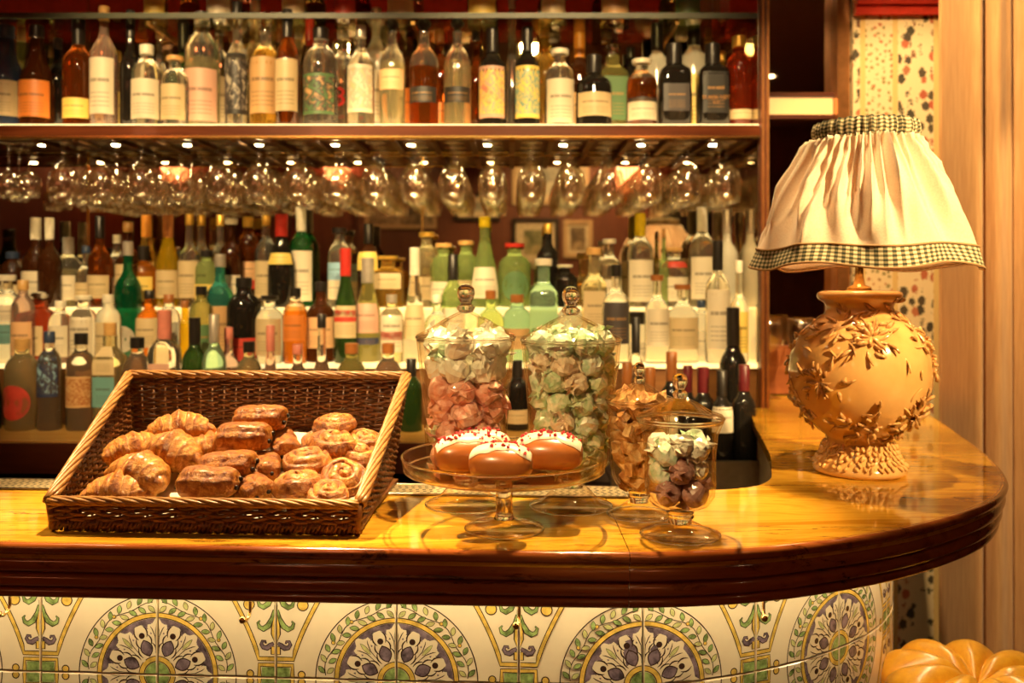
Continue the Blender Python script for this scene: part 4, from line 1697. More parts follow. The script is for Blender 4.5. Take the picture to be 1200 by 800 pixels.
col = [(0.000, 0.0005), (0.0575, 0.0005), (0.0595, 0.002), (0.0585, 0.0042), (0.044, 0.0075), (0.024, 0.011), (0.0155, 0.016), (0.0128, 0.026), (0.0122, 0.045), (0.0128, 0.064), (0.015, 0.076), (0.022, 0.0825), (0.022, 0.0838), (0.0, 0.0838)]
fo = MB().lathe(col[:7], 48, cap1=False).build('foot', M_GLASS, stand)
MB().tube([(0.0585 * math.cos(2 * PI * k / 64), 0.0585 * math.sin(2 * PI * k / 64), 0.0025) for k in range(64)], 0.0016, 8, closed=True).build('rim', M_SOLIDGLASS, fo)
MB().lathe([(0.0, 0.0145)] + col[6:], 32).build('stem', M_SOLIDGLASS, stand, True, True)

m, nt, b = newmat('bun_crust')
at = N(nt, 'ShaderNodeTexCoord')
nt.links.new(ramp(nt, noise(nt, 18, 3, vec=coords(nt)), [(0.25, (0.34, 0.092, 0.016)), (0.75, (0.48, 0.155, 0.030))]), b.inputs['Base Color'])
setp(b, rough=0.3, coat=0.3, coatr=0.15)
bump(nt, b, noise(nt, 40, 3, vec=coords(nt)), 0.2, 0.002)
M_BUN = m
M_ICING = plain('cream_icing', (0.86, 0.76, 0.58), 0.35, var=0.06, sss=0.15)
M_RASP = plain('dried_raspberry', (0.50, 0.02, 0.03), 0.6, var=0.4, scale=200)
BUNS = [(547, 531, 1.345, 14, 1.06, 'iced bun at the left of the cake stand', 0.046), (564, 521, 1.405, -6, 1.0, 'iced bun half hidden at the rear of the cake stand', 0.047),
        (587, 539, 1.285, -6, 1.0, 'smallest iced bun at the front of the cake stand', 0.046), (643, 527, 1.355, -10, 1.08, 'long iced bun at the right of the cake stand', 0.048)]
for bi, (x, y, Y, yaw, sc, lab, hl) in enumerate(BUNS):
    w = P(x, y, Y)
    t = thing('iced_bun', lab, 'bun', (w.x, w.y, CT + 0.0882), (0, 0, math.radians(yaw)), 'iced buns on the cake stand')
    t.scale = (sc, sc, sc)
    A_, B_, C_ = hl, 0.030, 0.048

    def bun(u, v, A_=A_, B_=B_, C_=C_):
        th = 2 * PI * u
        ph = PI * v
        x = -math.cos(ph)
        r = max(0.001, math.sin(ph)) ** 0.62
        yy, zz = math.cos(th) * B_ * r, math.sin(th) * C_ * 0.55 * r
        return (x * A_, yy, max(zz + C_ * 0.45, 0.0006 + 0.0))
    MB().grid(bun, 36, 30, closed_u=True).build('bun_body', M_BUN, t, True, True)
    rg = random.Random(bi + 5)

    def ice(u, v, A_=A_, B_=B_, C_=C_):
        # cap over the top with a wavy lower edge, thickness outwards
        x = (-1 + 2 * u) * 0.965
        r = max(0.0, 1 - x * x) ** 0.31
        edge_ = 1.10 - 0.42 * abs(2 * u - 1) ** 2.2 + 0.07 * math.sin(9 * u + bi) + 0.04 * math.sin(23 * u + 2 * bi)
        a0, a1 = -0.15 + edge_, PI + 0.15 - edge_
        th = a0 + (a1 - a0) * v
        k = 0.0006 + 0.0028 * (math.sin(PI * v) ** 0.4) * max(0.0, 1 - x ** 6)
        yy, zz = math.cos(th) * (B_ * r + k), math.sin(th) * (C_ * 0.55 * r + k)
        return (x * (A_ + k * 0.3), yy, zz + C_ * 0.45)
    io = MB().grid(ice, 40, 16).build('icing', M_ICING, t)
    rp = MB()
    for k in range(46):
        u, v = rg.uniform(0.04, 0.96), rg.uniform(0.04, 0.90)
        p = Vector(ice(u, v))
        s = rg.uniform(0.0012, 0.0036)
        R_ = Euler((rg.uniform(0, 6), rg.uniform(0, 6), rg.uniform(0, 6))).to_matrix()
        vs = [p + R_ @ Vector(q) * s + Vector((0, 0, s * 0.5)) for q in ((1, 0.2, 0), (-0.9, 0.3, 0.1), (0, 1, -0.2), (0.1, -1.1, 0), (0, 0.1, 1), (-0.1, 0, -1))]
        rp.add(vs, [(0, 2, 4), (2, 1, 4), (1, 3, 4), (3, 0, 4), (2, 0, 5), (1, 2, 5), (3, 1, 5), (0, 3, 5)])
    rp.build('raspberry_crumbs', M_RASP, io, False)['kind'] = 'stuff'

# ================================================================== glass jars with lids
def jar(name, label, x, Y, H, R, zr, rb, zb, foot_r, body='taper'):
    """H knob top, R rim radius at height zr, rb body radius at bottom zb"""
    t = thing(name, label, 'jar', ((x - 600) * Y / F, Y, CT))
    th = 0.0030
    if body == 'taper':
        outp = [(0.0, zb), (rb * 0.55, zb + 0.001), (rb * 0.90, zb + 0.006), (rb, zb + 0.016), (rb * 1.01, zb + 0.03), (rb + (R - rb) * 0.45, zb + (zr - zb) * 0.6), (R * 0.985, zr - 0.012), (R, zr)]
    else:
        outp = [(0.0, zb), (rb * 0.45, zb + 0.002), (rb * 0.80, zb + 0.010), (rb * 0.97, zb + 0.024), (rb, zb + 0.040), (rb * 1.0, zb + (zr - zb) * 0.62), (rb * 1.06, zr - 0.020), (R * 0.97, zr - 0.006), (R, zr)]
    inp = [(max(r - th, 0), z + (th if z < zr else -0.0005)) for r, z in outp]
    bo = MB().lathe(outp + inp[::-1], 64, cap0=False, cap1=False).build('bowl', M_GLASS, t)
    ring = lambda R_, z_, r_: MB().tube([(R_ * math.cos(2 * PI * k / 80), R_ * math.sin(2 * PI * k / 80), z_) for k in range(80)], r_, 8, closed=True)
    ring(R - 0.0014, zr - 0.0012, 0.0018).build('rim', M_SOLIDGLASS, bo)
    # foot and stem
    zs = zb - 0.002
    MB().lathe([(0.0, 0.0005), (foot_r * 0.97, 0.0005), (foot_r, 0.0022), (foot_r * 0.96, 0.0045), (foot_r * 0.72, 0.009), (foot_r * 0.42, zs * 0.52), (foot_r * 0.30, zs * 0.62)], 56, cap1=False).build('foot', M_GLASS, t)
    ring(foot_r * 0.985, 0.0026, 0.0018).build('rim', M_SOLIDGLASS, t)
    k = foot_r * 0.30
    MB().lathe([(0.0, zs * 0.50), (k, zs * 0.55), (k * 0.92, zs * 0.66), (k * 1.12, zs * 0.76), (k * 1.18, zs * 0.84), (k * 0.98, zs * 0.92), (k * 1.15, zs * 0.985), (0.0, zs * 0.99)], 40).build('stem', M_SOLIDGLASS, t, True, True)
    # lid
    hk = (H - zr)
    kr = R * 0.15
    z1 = zr + hk * 0.50
    lo = [(R * 1.01, zr + 0.001), (R * 1.025, zr + 0.004), (R * 0.985, zr + 0.008), (R * 0.72, zr + hk * 0.20), (R * 0.42, zr + hk * 0.37), (R * 0.22, zr + hk * 0.455), (kr * 0.8, z1)]
    li = [(max(r - th * 1.0, 0.001), z - th * 0.7) for r, z in lo]
    lid = MB().lathe(li[::-1] + [(R * 0.99, zr + 0.001)] + lo, 64, cap0=False, cap1=False).build('lid', M_GLASS, t)
    ring(R * 1.005, zr + 0.0032, 0.0018).build('rim', M_SOLIDGLASS, lid)
    MB().lathe([(0.0, z1 - 0.004), (kr * 0.85, z1 - 0.002), (kr * 1.2, z1 + hk * 0.035), (kr * 1.25, z1 + hk * 0.075), (kr * 0.75, z1 + hk * 0.13), (kr * 0.72, z1 + hk * 0.16),
                (kr * 1.02, z1 + hk * 0.22), (kr * 1.2, z1 + hk * 0.32), (kr * 1.08, z1 + hk * 0.42), (kr * 0.6, z1 + hk * 0.485), (0.0, z1 + hk * 0.50)], 28).build('knob', M_SOLIDGLASS, lid, True, True)
    prof_in = [(r, z) for r, z in inp]

    def rin(z):
        for (r0, z0), (r1, z1_) in zip(prof_in, prof_in[1:]):
            if z0 <= z <= z1_ and z1_ > z0:
                return r0 + (r1 - r0) * (z - z0) / (z1_ - z0)
        return prof_in[-1][0] - max(0.0, z - zr) * 1.25
    return t, rin, zb + th, zr


J1 = jar('candy_jar', 'tall lidded glass jar of pink and white wrapped sweets, nearest the basket', 546, 1.495, 0.368, 0.0825, 0.276, 0.066, 0.062, 0.068)
J2 = jar('candy_jar', 'tall lidded glass jar of pale green wrapped sweets behind the cake stand', 669, 1.480, 0.364, 0.0825, 0.272, 0.066, 0.062, 0.068)
J3 = jar('biscuit_jar', 'small lidded glass jar filled with brown biscuit chunks', 749, 1.425, 0.243, 0.0525, 0.180, 0.046, 0.040, 0.051, 'goblet')
J4 = jar('candy_jar', 'small lidded glass jar with round wrapped chocolates, nearest the front edge', 797, 1.310, 0.237, 0.0625, 0.168, 0.0515, 0.036, 0.058, 'goblet')


def wrapped(seed, r, twist=True, squash=0.88, rough=1.0):
    """a crumpled twist-wrapped ball"""
    rg = random.Random(seed)
    mb = MB()
    ph = [rg.uniform(0, 6) for _ in range(6)]
    off = Vector((seed * 1.7, seed * 0.9, 0))

    def fn(u, v):
        th, p = 2 * PI * u, PI * v
        d = Vector((-math.cos(p), math.sin(p) * math.cos(th), math.sin(p) * math.sin(th)))
        k = 1 + 0.34 * rough * mnoise.noise(d * 1.9 + off) + 0.20 * rough * abs(mnoise.noise(d * 4.5 + off)) * math.sin(p)
        return (d.x * r * k * 1.04, d.y * r * squash * k, d.z * r * squash * k)
    mb.grid(fn, 16, 10, closed_u=True)
    if twist:
        for sg in (-1, 1):
            vs, fs = [], []
            n = 10
            for i in range(n):
                a = 2 * PI * i / n
                zz = 0.40 if i % 2 else 0.95
                vs.append((sg * r * 0.98, 0.14 * r * math.cos(a), 0.14 * r * math.sin(a)))
                vs.append((sg * r * (1.32 + 0.25 * math.sin(ph[3] + 2 * a)), zz * r * math.cos(a), zz * 0.55 * r * math.sin(a)))
            for i in range(n):
                j = (i + 1) % n
                fs.append((2 * i, 2 * j, 2 * j + 1, 2 * i + 1))
            mb.add(vs, fs)
    return mb


def foil(name, a, c, rough=0.3, trans=0.0):
    m, nt, b = newmat(name)
    f = noise(nt, 55, 4, 0.6, 0.8, coords(nt))
    nt.links.new(ramp(nt, f, [(0.35, a), (0.62, c)]), b.inputs['Base Color'])
    setp(b, rough=rough, coat=0.5, coatr=0.15)
    return m


F_PINK = foil('pink_wrapper', (0.64, 0.25, 0.18), (0.80, 0.50, 0.40))
F_WHITE = foil('white_wrapper', (0.74, 0.72, 0.60), (0.88, 0.87, 0.78))
F_MINT = foil('mint_wrapper', (0.46, 0.68, 0.46), (0.86, 0.86, 0.74))
F_GREEN = foil('green_wrapper', (0.32, 0.54, 0.26), (0.82, 0.80, 0.62))
F_BUFF = foil('buff_wrapper', (0.62, 0.46, 0.30), (0.86, 0.74, 0.56))
F_MAUVE = foil('mauve_wrapper', (0.34, 0.16, 0.14), (0.62, 0.38, 0.33), 0.22)
F_BISC = crust_mat('biscuit_crumb', (0.36, 0.13, 0.03), (0.66, 0.34, 0.10), (0.86, 0.58, 0.26), 0.7, 40)


def pack(jar_, r, top, rg, mind, limit=80):
    t, rin, z0, zr = jar_
    pts = []
    zz = z0 + r * 0.9
    lays = []
    while zz < top:
        R_ = max(rin(zz) - r * 1.18, 0.004)
        ring_n = max(1, int(2 * PI * R_ / (mind)))
        off = rg.uniform(0, 6.28)
        for k in range(ring_n):
            a = off + 2 * PI * k / ring_n
            pts.append(Vector((R_ * math.cos(a), R_ * math.sin(a), zz + rg.uniform(-0.15, 0.15) * r)))
        if R_ > mind * 0.95:
            R2 = R_ - mind * 0.9
            n2 = max(1, int(2 * PI * R2 / mind))
            for k in range(n2):
                a = off + 1 + 2 * PI * k / n2
                pts.append(Vector((R2 * math.cos(a), R2 * math.sin(a), zz + rg.uniform(0, 0.5) * r)))
        zz += mind * 0.84
    return t, pts[:limit]


def fill(jar_, r, top, mind, meshes, name, labels, cat, group, seed, pick, tilt=3.1, most=80):
    rg = random.Random(seed)
    t, pts = pack(jar_, r, top, rg, mind)
    base = Vector(t.location)
    if most < len(pts):
        rg.shuffle(pts)
        pts = pts[:most]
    for i, p in enumerate(pts):
        k = pick(p, rg)
        me = meshes[k][i % len(meshes[k])]
        o = link(name, me, None, base + p, (rg.uniform(-tilt, tilt), rg.uniform(-tilt, tilt), rg.uniform(-3.1, 3.1)))
        tag(o, labels[k], cat, group)
    return pts


mk = lambda mat, r, n, s0, ro=1.0: [wrapped(s0 + i, r, True, 0.92, ro).mesh('wrapped_sweet', mat, False) for i in range(n)]
fill(J1, 0.0240, 0.290, 0.043, [mk(F_PINK, 0.0245, 4, 10, 0.7), mk(F_WHITE, 0.0235, 4, 20), mk(F_MINT, 0.0225, 3, 30)], 'wrapped_sweet',
     ['pink wrapped sweet in the tall jar nearest the basket', 'white wrapped sweet in the tall jar nearest the basket', 'mint green wrapped sweet in the tall jar nearest the basket'],
     'sweet', 'wrapped sweets in the tall jar nearest the basket', 1, lambda p, rg: (0 if rg.random() < 0.92 else 2) if p.z < 0.222 else rg.choice((1, 1, 2, 1)))
fill(J2, 0.0200, 0.292, 0.037, [mk(F_GREEN, 0.0205, 4, 40), mk(F_BUFF, 0.0205, 4, 50), mk(F_MINT, 0.0200, 3, 60)], 'wrapped_sweet',
     ['green wrapped sweet in the tall jar behind the cake stand', 'buff wrapped sweet in the tall jar behind the cake stand', 'pale mint wrapped sweet in the tall jar behind the cake stand'],
     'sweet', 'wrapped sweets in the tall jar behind the cake stand', 2, lambda p, rg: rg.choice((0, 0, 1, 2)))


def chunk(seed):
    rg = random.Random(seed)
    mb = MB()
    a, b_, c_ = 0.018 + 0.005 * rg.random(), 0.0075, 0.011
    vs, fs, cs = [], [], []
    n = 5
    ph = rg.uniform(0, 6)
    for i in range(n + 1):
        x = -a + 2 * a * i / n
        for k in range(8):
            t_ = 2 * PI * k / 8
            q = 1 / ((abs(math.cos(t_)) ** 4 + abs(math.sin(t_)) ** 4) ** 0.25)
            w = 1 + rg.uniform(-0.14, 0.14)
            vs.append((x + rg.uniform(-0.001, 0.001), math.cos(t_) * q * b_ * w, math.sin(t_) * q * c_ * w + 0.003 * math.sin(ph + x * 80)))
            v_ = rg.random()
            cs.append((v_, v_, v_, 1))
    for i in range(n):
        for k in range(8):
            k2 = (k + 1) % 8
            fs.append((i * 8 + k, (i + 1) * 8 + k, (i + 1) * 8 + k2, i * 8 + k2))
    fs.append(tuple(range(8)))
    fs.append(tuple(n * 8 + k for k in range(7, -1, -1)))
    mb.add(vs, fs, 0, cs)
    return mb.mesh('biscuit_chunk', F_BISC, False, True)


fill(J3, 0.0165, 0.186, 0.021, [[chunk(i) for i in range(6)]], 'biscuit_chunk', ['brown biscuit chunk in the small jar'], 'biscuit', 'biscuit chunks in the small jar', 3, lambda p, rg: 0, 0.9)
# the small jar at the front: a few big mauve chocolates below, pale wrappers on top
rg = random.Random(12)
CH = mk(F_MAUVE, 0.0205, 4, 70, 0.35)
CW = mk(F_WHITE, 0.0175, 3, 80, 0.9)
CG = mk(F_MINT, 0.0180, 3, 84, 0.9)
base = Vector(J4[0].location)
for i, (x, y, z, k) in enumerate(((-0.0195, -0.012, 0.063, 0), (0.0185, -0.016, 0.064, 0), (0.002, 0.021, 0.064, 0), (-0.001, -0.018, 0.096, 0), (0.027, 0.004, 0.096, 1), (-0.028, 0.004, 0.090, 2), (0.0, 0.026, 0.100, 0),
                                  (0.023, -0.014, 0.126, 1), (-0.022, -0.014, 0.120, 2), (-0.004, 0.014, 0.128, 2), (0.0, -0.020, 0.134, 1), (-0.030, 0.006, 0.132, 1), (0.024, 0.016, 0.134, 2))):
    me = (CH, CW, CG)[k][i % 3]
    o = link('wrapped_chocolate', me, None, base + Vector((x, y, z)), (rg.uniform(-0.8, 0.8), rg.uniform(-0.8, 0.8), rg.uniform(-3.1, 3.1)))
    tag(o, ('mauve wrapped round chocolate in the small jar nearest the front edge', 'white crumpled wrapper in the small jar nearest the front edge', 'mint crumpled wrapper in the small jar nearest the front edge')[k],
        'sweet', 'wrapped chocolates in the small jar')

# ================================================================== satin stool
m, nt, b = newmat('gold_satin')
setp(b, rough=0.28, coat=0.1)
nt.links.new(ramp(nt, noise(nt, 90, 2, vec=coords(nt)), [(0.3, (0.70, 0.31, 0.016)), (0.7, (0.80, 0.39, 0.025))]), b.inputs['Base Color'])
M_SATIN = m
stool = thing('bar_stool', 'round tufted gold satin bar stool in front of the curtain', 'stool', (0.845, 1.63, 0))


def seat(u, v):
    th = 2 * PI * u
    n = 9
    R_ = 0.165
    lob = abs(math.cos(n * th / 2 + 0.9)) ** 0.55
    if v < 0.75:
        q = v / 0.75
        r = R_ * (0.02 + 0.98 * math.sin(q * PI / 2)) * (0.94 + 0.06 * lob)
        z = 0.038 * math.cos(q * PI / 2) ** 0.8 + 0.026 * lob * math.sin(PI * min(1, q * 0.95)) ** 0.7 - 0.024 * math.exp(-(q / 0.12) ** 2)
    else:
        q = (v - 0.75) / 0.25
        r = R_ * (0.94 + 0.06 * lob) * (1 + 0.03 * math.sin(PI * q)) - 0.01 * q
        z = -0.06 * q
    return (r * math.cos(th), r * math.sin(th), 0.722 + z)


MB().grid(seat, 180, 40, closed_u=True).build('seat_cushion', M_SATIN, stool)
MB().lathe([(0.0005, 0.730), (0.009, 0.731), (0.012, 0.736), (0.008, 0.741), (0.0005, 0.743)], 18).build('button', M_SATIN, stool)
MB().lathe([(0.145, 0.637), (0.155, 0.639), (0.156, 0.662), (0.145, 0.664)], 40).build('seat_ring', M_BRASS, stool)
for k in range(4):
    a = PI / 4 + k * PI / 2
    MB().tube([(0.125 * math.cos(a), 0.125 * math.sin(a), 0.64), (0.18 * math.cos(a), 0.18 * math.sin(a), 0.001)], [0.013, 0.010], 10).build('leg', M_BRASS, stool)
MB().tube([(0.158 * math.cos(2 * PI * k / 40), 0.158 * math.sin(2 * PI * k / 40), 0.28) for k in range(40)], 0.007, 8, closed=True).build('foot_ring', M_BRASS, stool)

# ================================================================== bottles
SHAPES = {
    'spirit': [(0, .90), (.010, 1), (.56, 1), (.62, .95), (.67, .80), (.71, .56), (.745, .40), (.78, .35), (1, .34)],
    'tall': [(0, .92), (.010, 1), (.50, 1), (.56, .93), (.61, .68), (.655, .44), (.70, .36), (1, .34)],
    'slope': [(0, .92), (.010, 1), (.40, 1), (.48, .95), (.58, .76), (.68, .53), (.78, .40), (1, .35)],
    'wine': [(0, .92), (.010, 1), (.58, 1), (.64, .95), (.685, .78), (.72, .54), (.76, .41), (1, .38)],
    'jug': [(0, .90), (.02, 1), (.62, 1), (.70, .95), (.765, .75), (.81, .47), (.84, .42), (1, .40)],
    'square': [(0, .92), (.015, 1), (.62, 1), (.68, .94), (.72, .72), (.76, .46), (.79, .42), (1, .40)],
    'bulb': [(0, .62), (.03, .86), (.16, 1), (.34, 1), (.46, .86), (.56, .56), (.63, .37), (1, .32)],
    'cone': [(0, .95), (.010, 1), (.22, 1), (.40, .80), (.62, .50), (.76, .36), (1, .34)],
}
GLASS = {  # colour, transmission
    'clear': ((0.97, 0.93, 0.80), 0.96), 'frost': ((0.92, 0.88, 0.72), 0.60), 'pale': ((0.95, 0.84, 0.46), 0.88), 'gold': ((0.80, 0.48, 0.08), 0.88),
    'amber': ((0.36, 0.085, 0.010), 0.88), 'red': ((0.42, 0.05, 0.012), 0.82), 'black': ((0.012, 0.010, 0.008), 0.0), 'brown': ((0.085, 0.024, 0.006), 0.6),
    'dgreen': ((0.03, 0.07, 0.015), 0.55), 'green': ((0.02, 0.19, 0.04), 0.78), 'emerald': ((0.004, 0.15, 0.055), 0.75), 'teal': ((0.07, 0.42, 0.34), 0.80),
    'yellow': ((0.88, 0.56, 0.015), 0.78), 'lime': ((0.62, 0.80, 0.28), 0.82), 'mint': ((0.55, 0.85, 0.55), 0.82), 'olive': ((0.38, 0.34, 0.10), 0.75),
    'orange': ((0.74, 0.21, 0.015), 0.80), 'pink': ((0.85, 0.60, 0.48), 0.85), 'blue': ((0.05, 0.08, 0.16), 0.5)}
CAPS = {'black': (0.015, 0.012, 0.010), 'white': (0.78, 0.72, 0.56), 'cork': (0.62, 0.36, 0.12), 'gold': (0.74, 0.46, 0.08), 'red': (0.50, 0.03, 0.02), 'yellow': (0.86, 0.66, 0.02), 'brown': (0.34, 0.12, 0.03),
        'silver': (0.55, 0.50, 0.42), 'pink': (0.65, 0.22, 0.16), 'wine': (0.10, 0.010, 0.014), 'orange': (0.75, 0.30, 0.04), 'navy': (0.03, 0.05, 0.10), 'purple': (0.42, 0.16, 0.20), 'glass': None}
LABC = {'cream': (0.60, 0.47, 0.26), 'white': (0.68, 0.60, 0.44), 'orange': (0.66, 0.20, 0.03), 'yellow': (0.80, 0.60, 0.14), 'black': (0.02, 0.018, 0.016), 'peach': (0.74, 0.44, 0.22), 'red': (0.55, 0.05, 0.03),
        'teal': (0.14, 0.32, 0.30), 'pinkish': (0.62, 0.36, 0.26), 'grey': (0.42, 0.38, 0.30), 'navy': (0.03, 0.04, 0.10), 'tan': (0.55, 0.33, 0.14), 'blue': (0.25, 0.45, 0.60), 'charcoal': (0.06, 0.05, 0.05),
        'green': (0.10, 0.20, 0.08)}


def cap_mat(k):
    if k == 'glass':
        return M_SOLIDGLASS
    return plain('cap_' + k, CAPS[k], 0.35, 0.55 if k in ('gold', 'silver') else 0.0)


def label_mat(k):
    """paper label with illegible printed lines; 'a/b/c' gives an illustrated label of three colours"""
    key = 'label_' + k
    if key in _M:
        return _M[key]
    m, nt, b = newmat('printed_label')
    uv = N(nt, 'ShaderNodeUVMap')
    sp = N(nt, 'ShaderNodeSeparateXYZ')
    nt.links.new(uv.outputs[0], sp.inputs[0])
    u, v = sp.outputs[0], sp.outputs[1]
    if '/' in k:
        a, c, d = [LABC[q] if q in LABC else CAPS[q] for q in k.split('/')]
        f = noise(nt, 5.5, 3, 0.6, 1.2, uv.outputs[0])
        art = ramp(nt, f, [(0.40, a), (0.50, c), (0.62, d)])
        nt.nodes['Color Ramp'].color_ramp.interpolation = 'EASE'
        bu = math_n(nt, 'LESS_THAN', math_n(nt, 'ABSOLUTE', math_n(nt, 'SUBTRACT', v, 0.5)), 0.42)
        nt.links.new(mixc(nt, bu, a, art), b.inputs['Base Color'])
    else:
        base = LABC[k]
        ink = (0.05, 0.03, 0.02) if sum(base) > 0.4 else (0.46, 0.24, 0.07)
        # a bold title row and finer rows broken into words by noise
        mp = N(nt, 'ShaderNodeMapping')
        mp.inputs['Scale'].default_value = (14, 0.0, 1)
        nt.links.new(uv.outputs[0], mp.inputs[0])
        w1 = math_n(nt, 'GREATER_THAN', noise(nt, 1.6, 1, 0.5, 0, mp.outputs[0]), 0.40)
        title = math_n(nt, 'LESS_THAN', math_n(nt, 'ABSOLUTE', math_n(nt, 'SUBTRACT', v, 0.60)), 0.032)
        rows = math_n(nt, 'GREATER_THAN', math_n(nt, 'FRACT', math_n(nt, 'MULTIPLY', v, 13)), 0.72)
        low = math_n(nt, 'MULTIPLY', math_n(nt, 'LESS_THAN', v, 0.44), math_n(nt, 'GREATER_THAN', v, 0.12))
        fine = math_n(nt, 'MULTIPLY', math_n(nt, 'MULTIPLY', rows, low), 0.45)
        mk_ = math_n(nt, 'MULTIPLY', math_n(nt, 'MULTIPLY', math_n(nt, 'ADD', math_n(nt, 'MULTIPLY', title, 0.6), fine, True), w1),
                     math_n(nt, 'LESS_THAN', math_n(nt, 'ABSOLUTE', math_n(nt, 'SUBTRACT', u, 0.5)), 0.34))
        nt.links.new(mixc(nt, mk_, base, ink), b.inputs['Base Color'])
    setp(b, rough=0.5)
    _M[key] = m
    return m


def label_patch(name, rf, z0, z1, ha, sq, mat, parent, off=0.0006):
    n = 10
    vs, fs, uvs = [], [], []
    for j, z in enumerate([z0 + (z1 - z0) * k / 6 for k in range(7)]):
        for i in range(n + 1):
            a = -PI / 2 - ha + 2 * ha * i / n
            c, s = math.cos(a), math.sin(a)
            r = rf(z) + off
            q = r / ((abs(c) ** sq + abs(s) ** sq) ** (1 / sq)) if sq else r
            vs.append((q * c, q * s, z))
    for j in range(6):
        for i in range(n):
            b0 = j * (n + 1) + i
            fs.append((b0, b0 + 1, b0 + n + 2, b0 + n + 1))
            uvs += [(i / n, j / 6), ((i + 1) / n, j / 6), ((i + 1) / n, (j + 1) / 6), (i / n, (j + 1) / 6)]
    me = MB().add(vs, fs).mesh(name, mat)
    ul = me.uv_layers.new(name='UVMap')
    for k, q in enumerate(uvs):
        ul.data[k].uv = q
    return link(name, me, parent)


def bottle(pos, H, wd, shape, glass, cap, labels, label, group, capmode='cap', fill=None, yaw=0.0):
    t = thing('wine_bottle' if shape == 'wine' else 'liquor_bottle', label, 'bottle', pos, (0, 0, yaw), group)
    sq = 7 if shape == 'square' else 0
    R = wd / 2
    pr = [(k * R, f * H) for f, k in SHAPES[shape]]
    if capmode == 'cap':
        cb = 0.885
    elif capmode == 'foil':
        cb = 0.76
    elif capmode == 'stopper':
        cb = 0.93
    else:
        cb = 0.88

    def rf(z):
        for (r0, z0), (r1, z1) in zip(pr, pr[1:]):
            if z0 <= z <= z1:
                return r0 + (r1 - r0) * (z - z0) / max(z1 - z0, 1e-6)
        return pr[-1][0]
    body = [(r, z) for r, z in pr if z < cb * H] + [(rf(cb * H), cb * H)]
    col_, tr = GLASS[glass]
    gm = bottle_glass('glass_' + glass, col_, tr, 0.02 if glass != 'frost' else 0.12)
    mats = [gm]
    fm = None
    if fill:
        zf = fill * H
        mats = [bottle_glass('glass_clear', GLASS['clear'][0], 0.96, 0.02), gm]
        pts = []
        for (r0, z0), (r1, z1) in zip(body, body[1:]):
            pts.append((r0, z0))
            if z0 < zf < z1:
                pts += [(r0 + (r1 - r0) * (zf - z0) / (z1 - z0), zf)]
        pts.append(body[-1])
        body = pts
        fm = lambda z: 1 if z < zf else 0
    MB().lathe(body, 20 if not sq else 28, sq=sq, fmat=fm).build('body', mats, t, True, False, 50)
    nr = rf(cb * H)
    cm = cap_mat(cap)
    if capmode in ('cap', 'foil'):
        MB().lathe([(nr * 1.10, cb * H - 0.001), (nr * 1.12, cb * H + 0.002), (nr * 1.12, H - 0.002), (nr * 1.0, H)], 16).build('cap', cm, t, True, False, 40)
    elif capmode == 'stopper':
        MB().lathe([(nr * 1.0, cb * H), (nr * 1.5, cb * H + 0.001), (nr * 1.55, H - 0.002), (nr * 1.4, H)], 16).build('stopper', cm, t, True, False, 40)
    else:
        z = cb * H
        q = (H - z)
        MB().lathe([(nr * 0.8, z), (nr * 0.7, z + q * 0.2), (nr * 1.3, z + q * 0.45), (nr * 1.4, z + q * 0.65), (nr * 1.0, z + q * 0.9), (nr * 0.2, H)], 16).build('stopper', cm, t)
    for (lc, a0, a1) in labels:
        disc = lc.startswith('o')and lc[1:] in LABC and lc not in LABC
        if disc:
            rr = (a1 - a0) * H / 2
            zc = (a0 + a1) / 2 * H
            n = 20
            vs = [(0, 0, 0)]
            ring_ = []
            for i in range(n):
                a = 2 * PI * i / n
                dx = rr * math.cos(a)
                zz = zc + rr * math.sin(a)
                r = rf(zz) + 0.0008
                th = -PI / 2 + dx / max(r, 1e-4)
                ring_.append((r * math.cos(th), r * math.sin(th), zz))
            r = rf(zc) + 0.0008
            mid = []
            for i in range(n):
                a = 2 * PI * i / n
                dx = rr * 0.5 * math.cos(a)
                th = -PI / 2 + dx / r
                mid.append((r * math.cos(th), r * math.sin(th), zc + rr * 0.5 * math.sin(a)))
            vs = [(0, -r, zc)] + mid + ring_
            fs = [(0, 1 + i, 1 + (i + 1) % n) for i in range(n)] + [(1 + i, 1 + n + i, 1 + n + (i + 1) % n, 1 + (i + 1) % n) for i in range(n)]
            MB().add(vs, fs).build('round_label', plain('disc_' + lc, LABC[lc[1:]], 0.5), t)
        else:
            label_patch('label', rf, a0 * H, a1 * H, 1.15 if not sq else 0.72, sq, label_mat(lc), t)
    t['_'] = 0
    del t['_']
    return t, rf


def parse_labels(s):
    out = []
    if s == '-':
        return out
    for q in s.split('+'):
        c, r = q.split(':')
        a, b_ = r.split('-')
        out.append((c, float(a), float(b_)))
    return out


PLACED = []


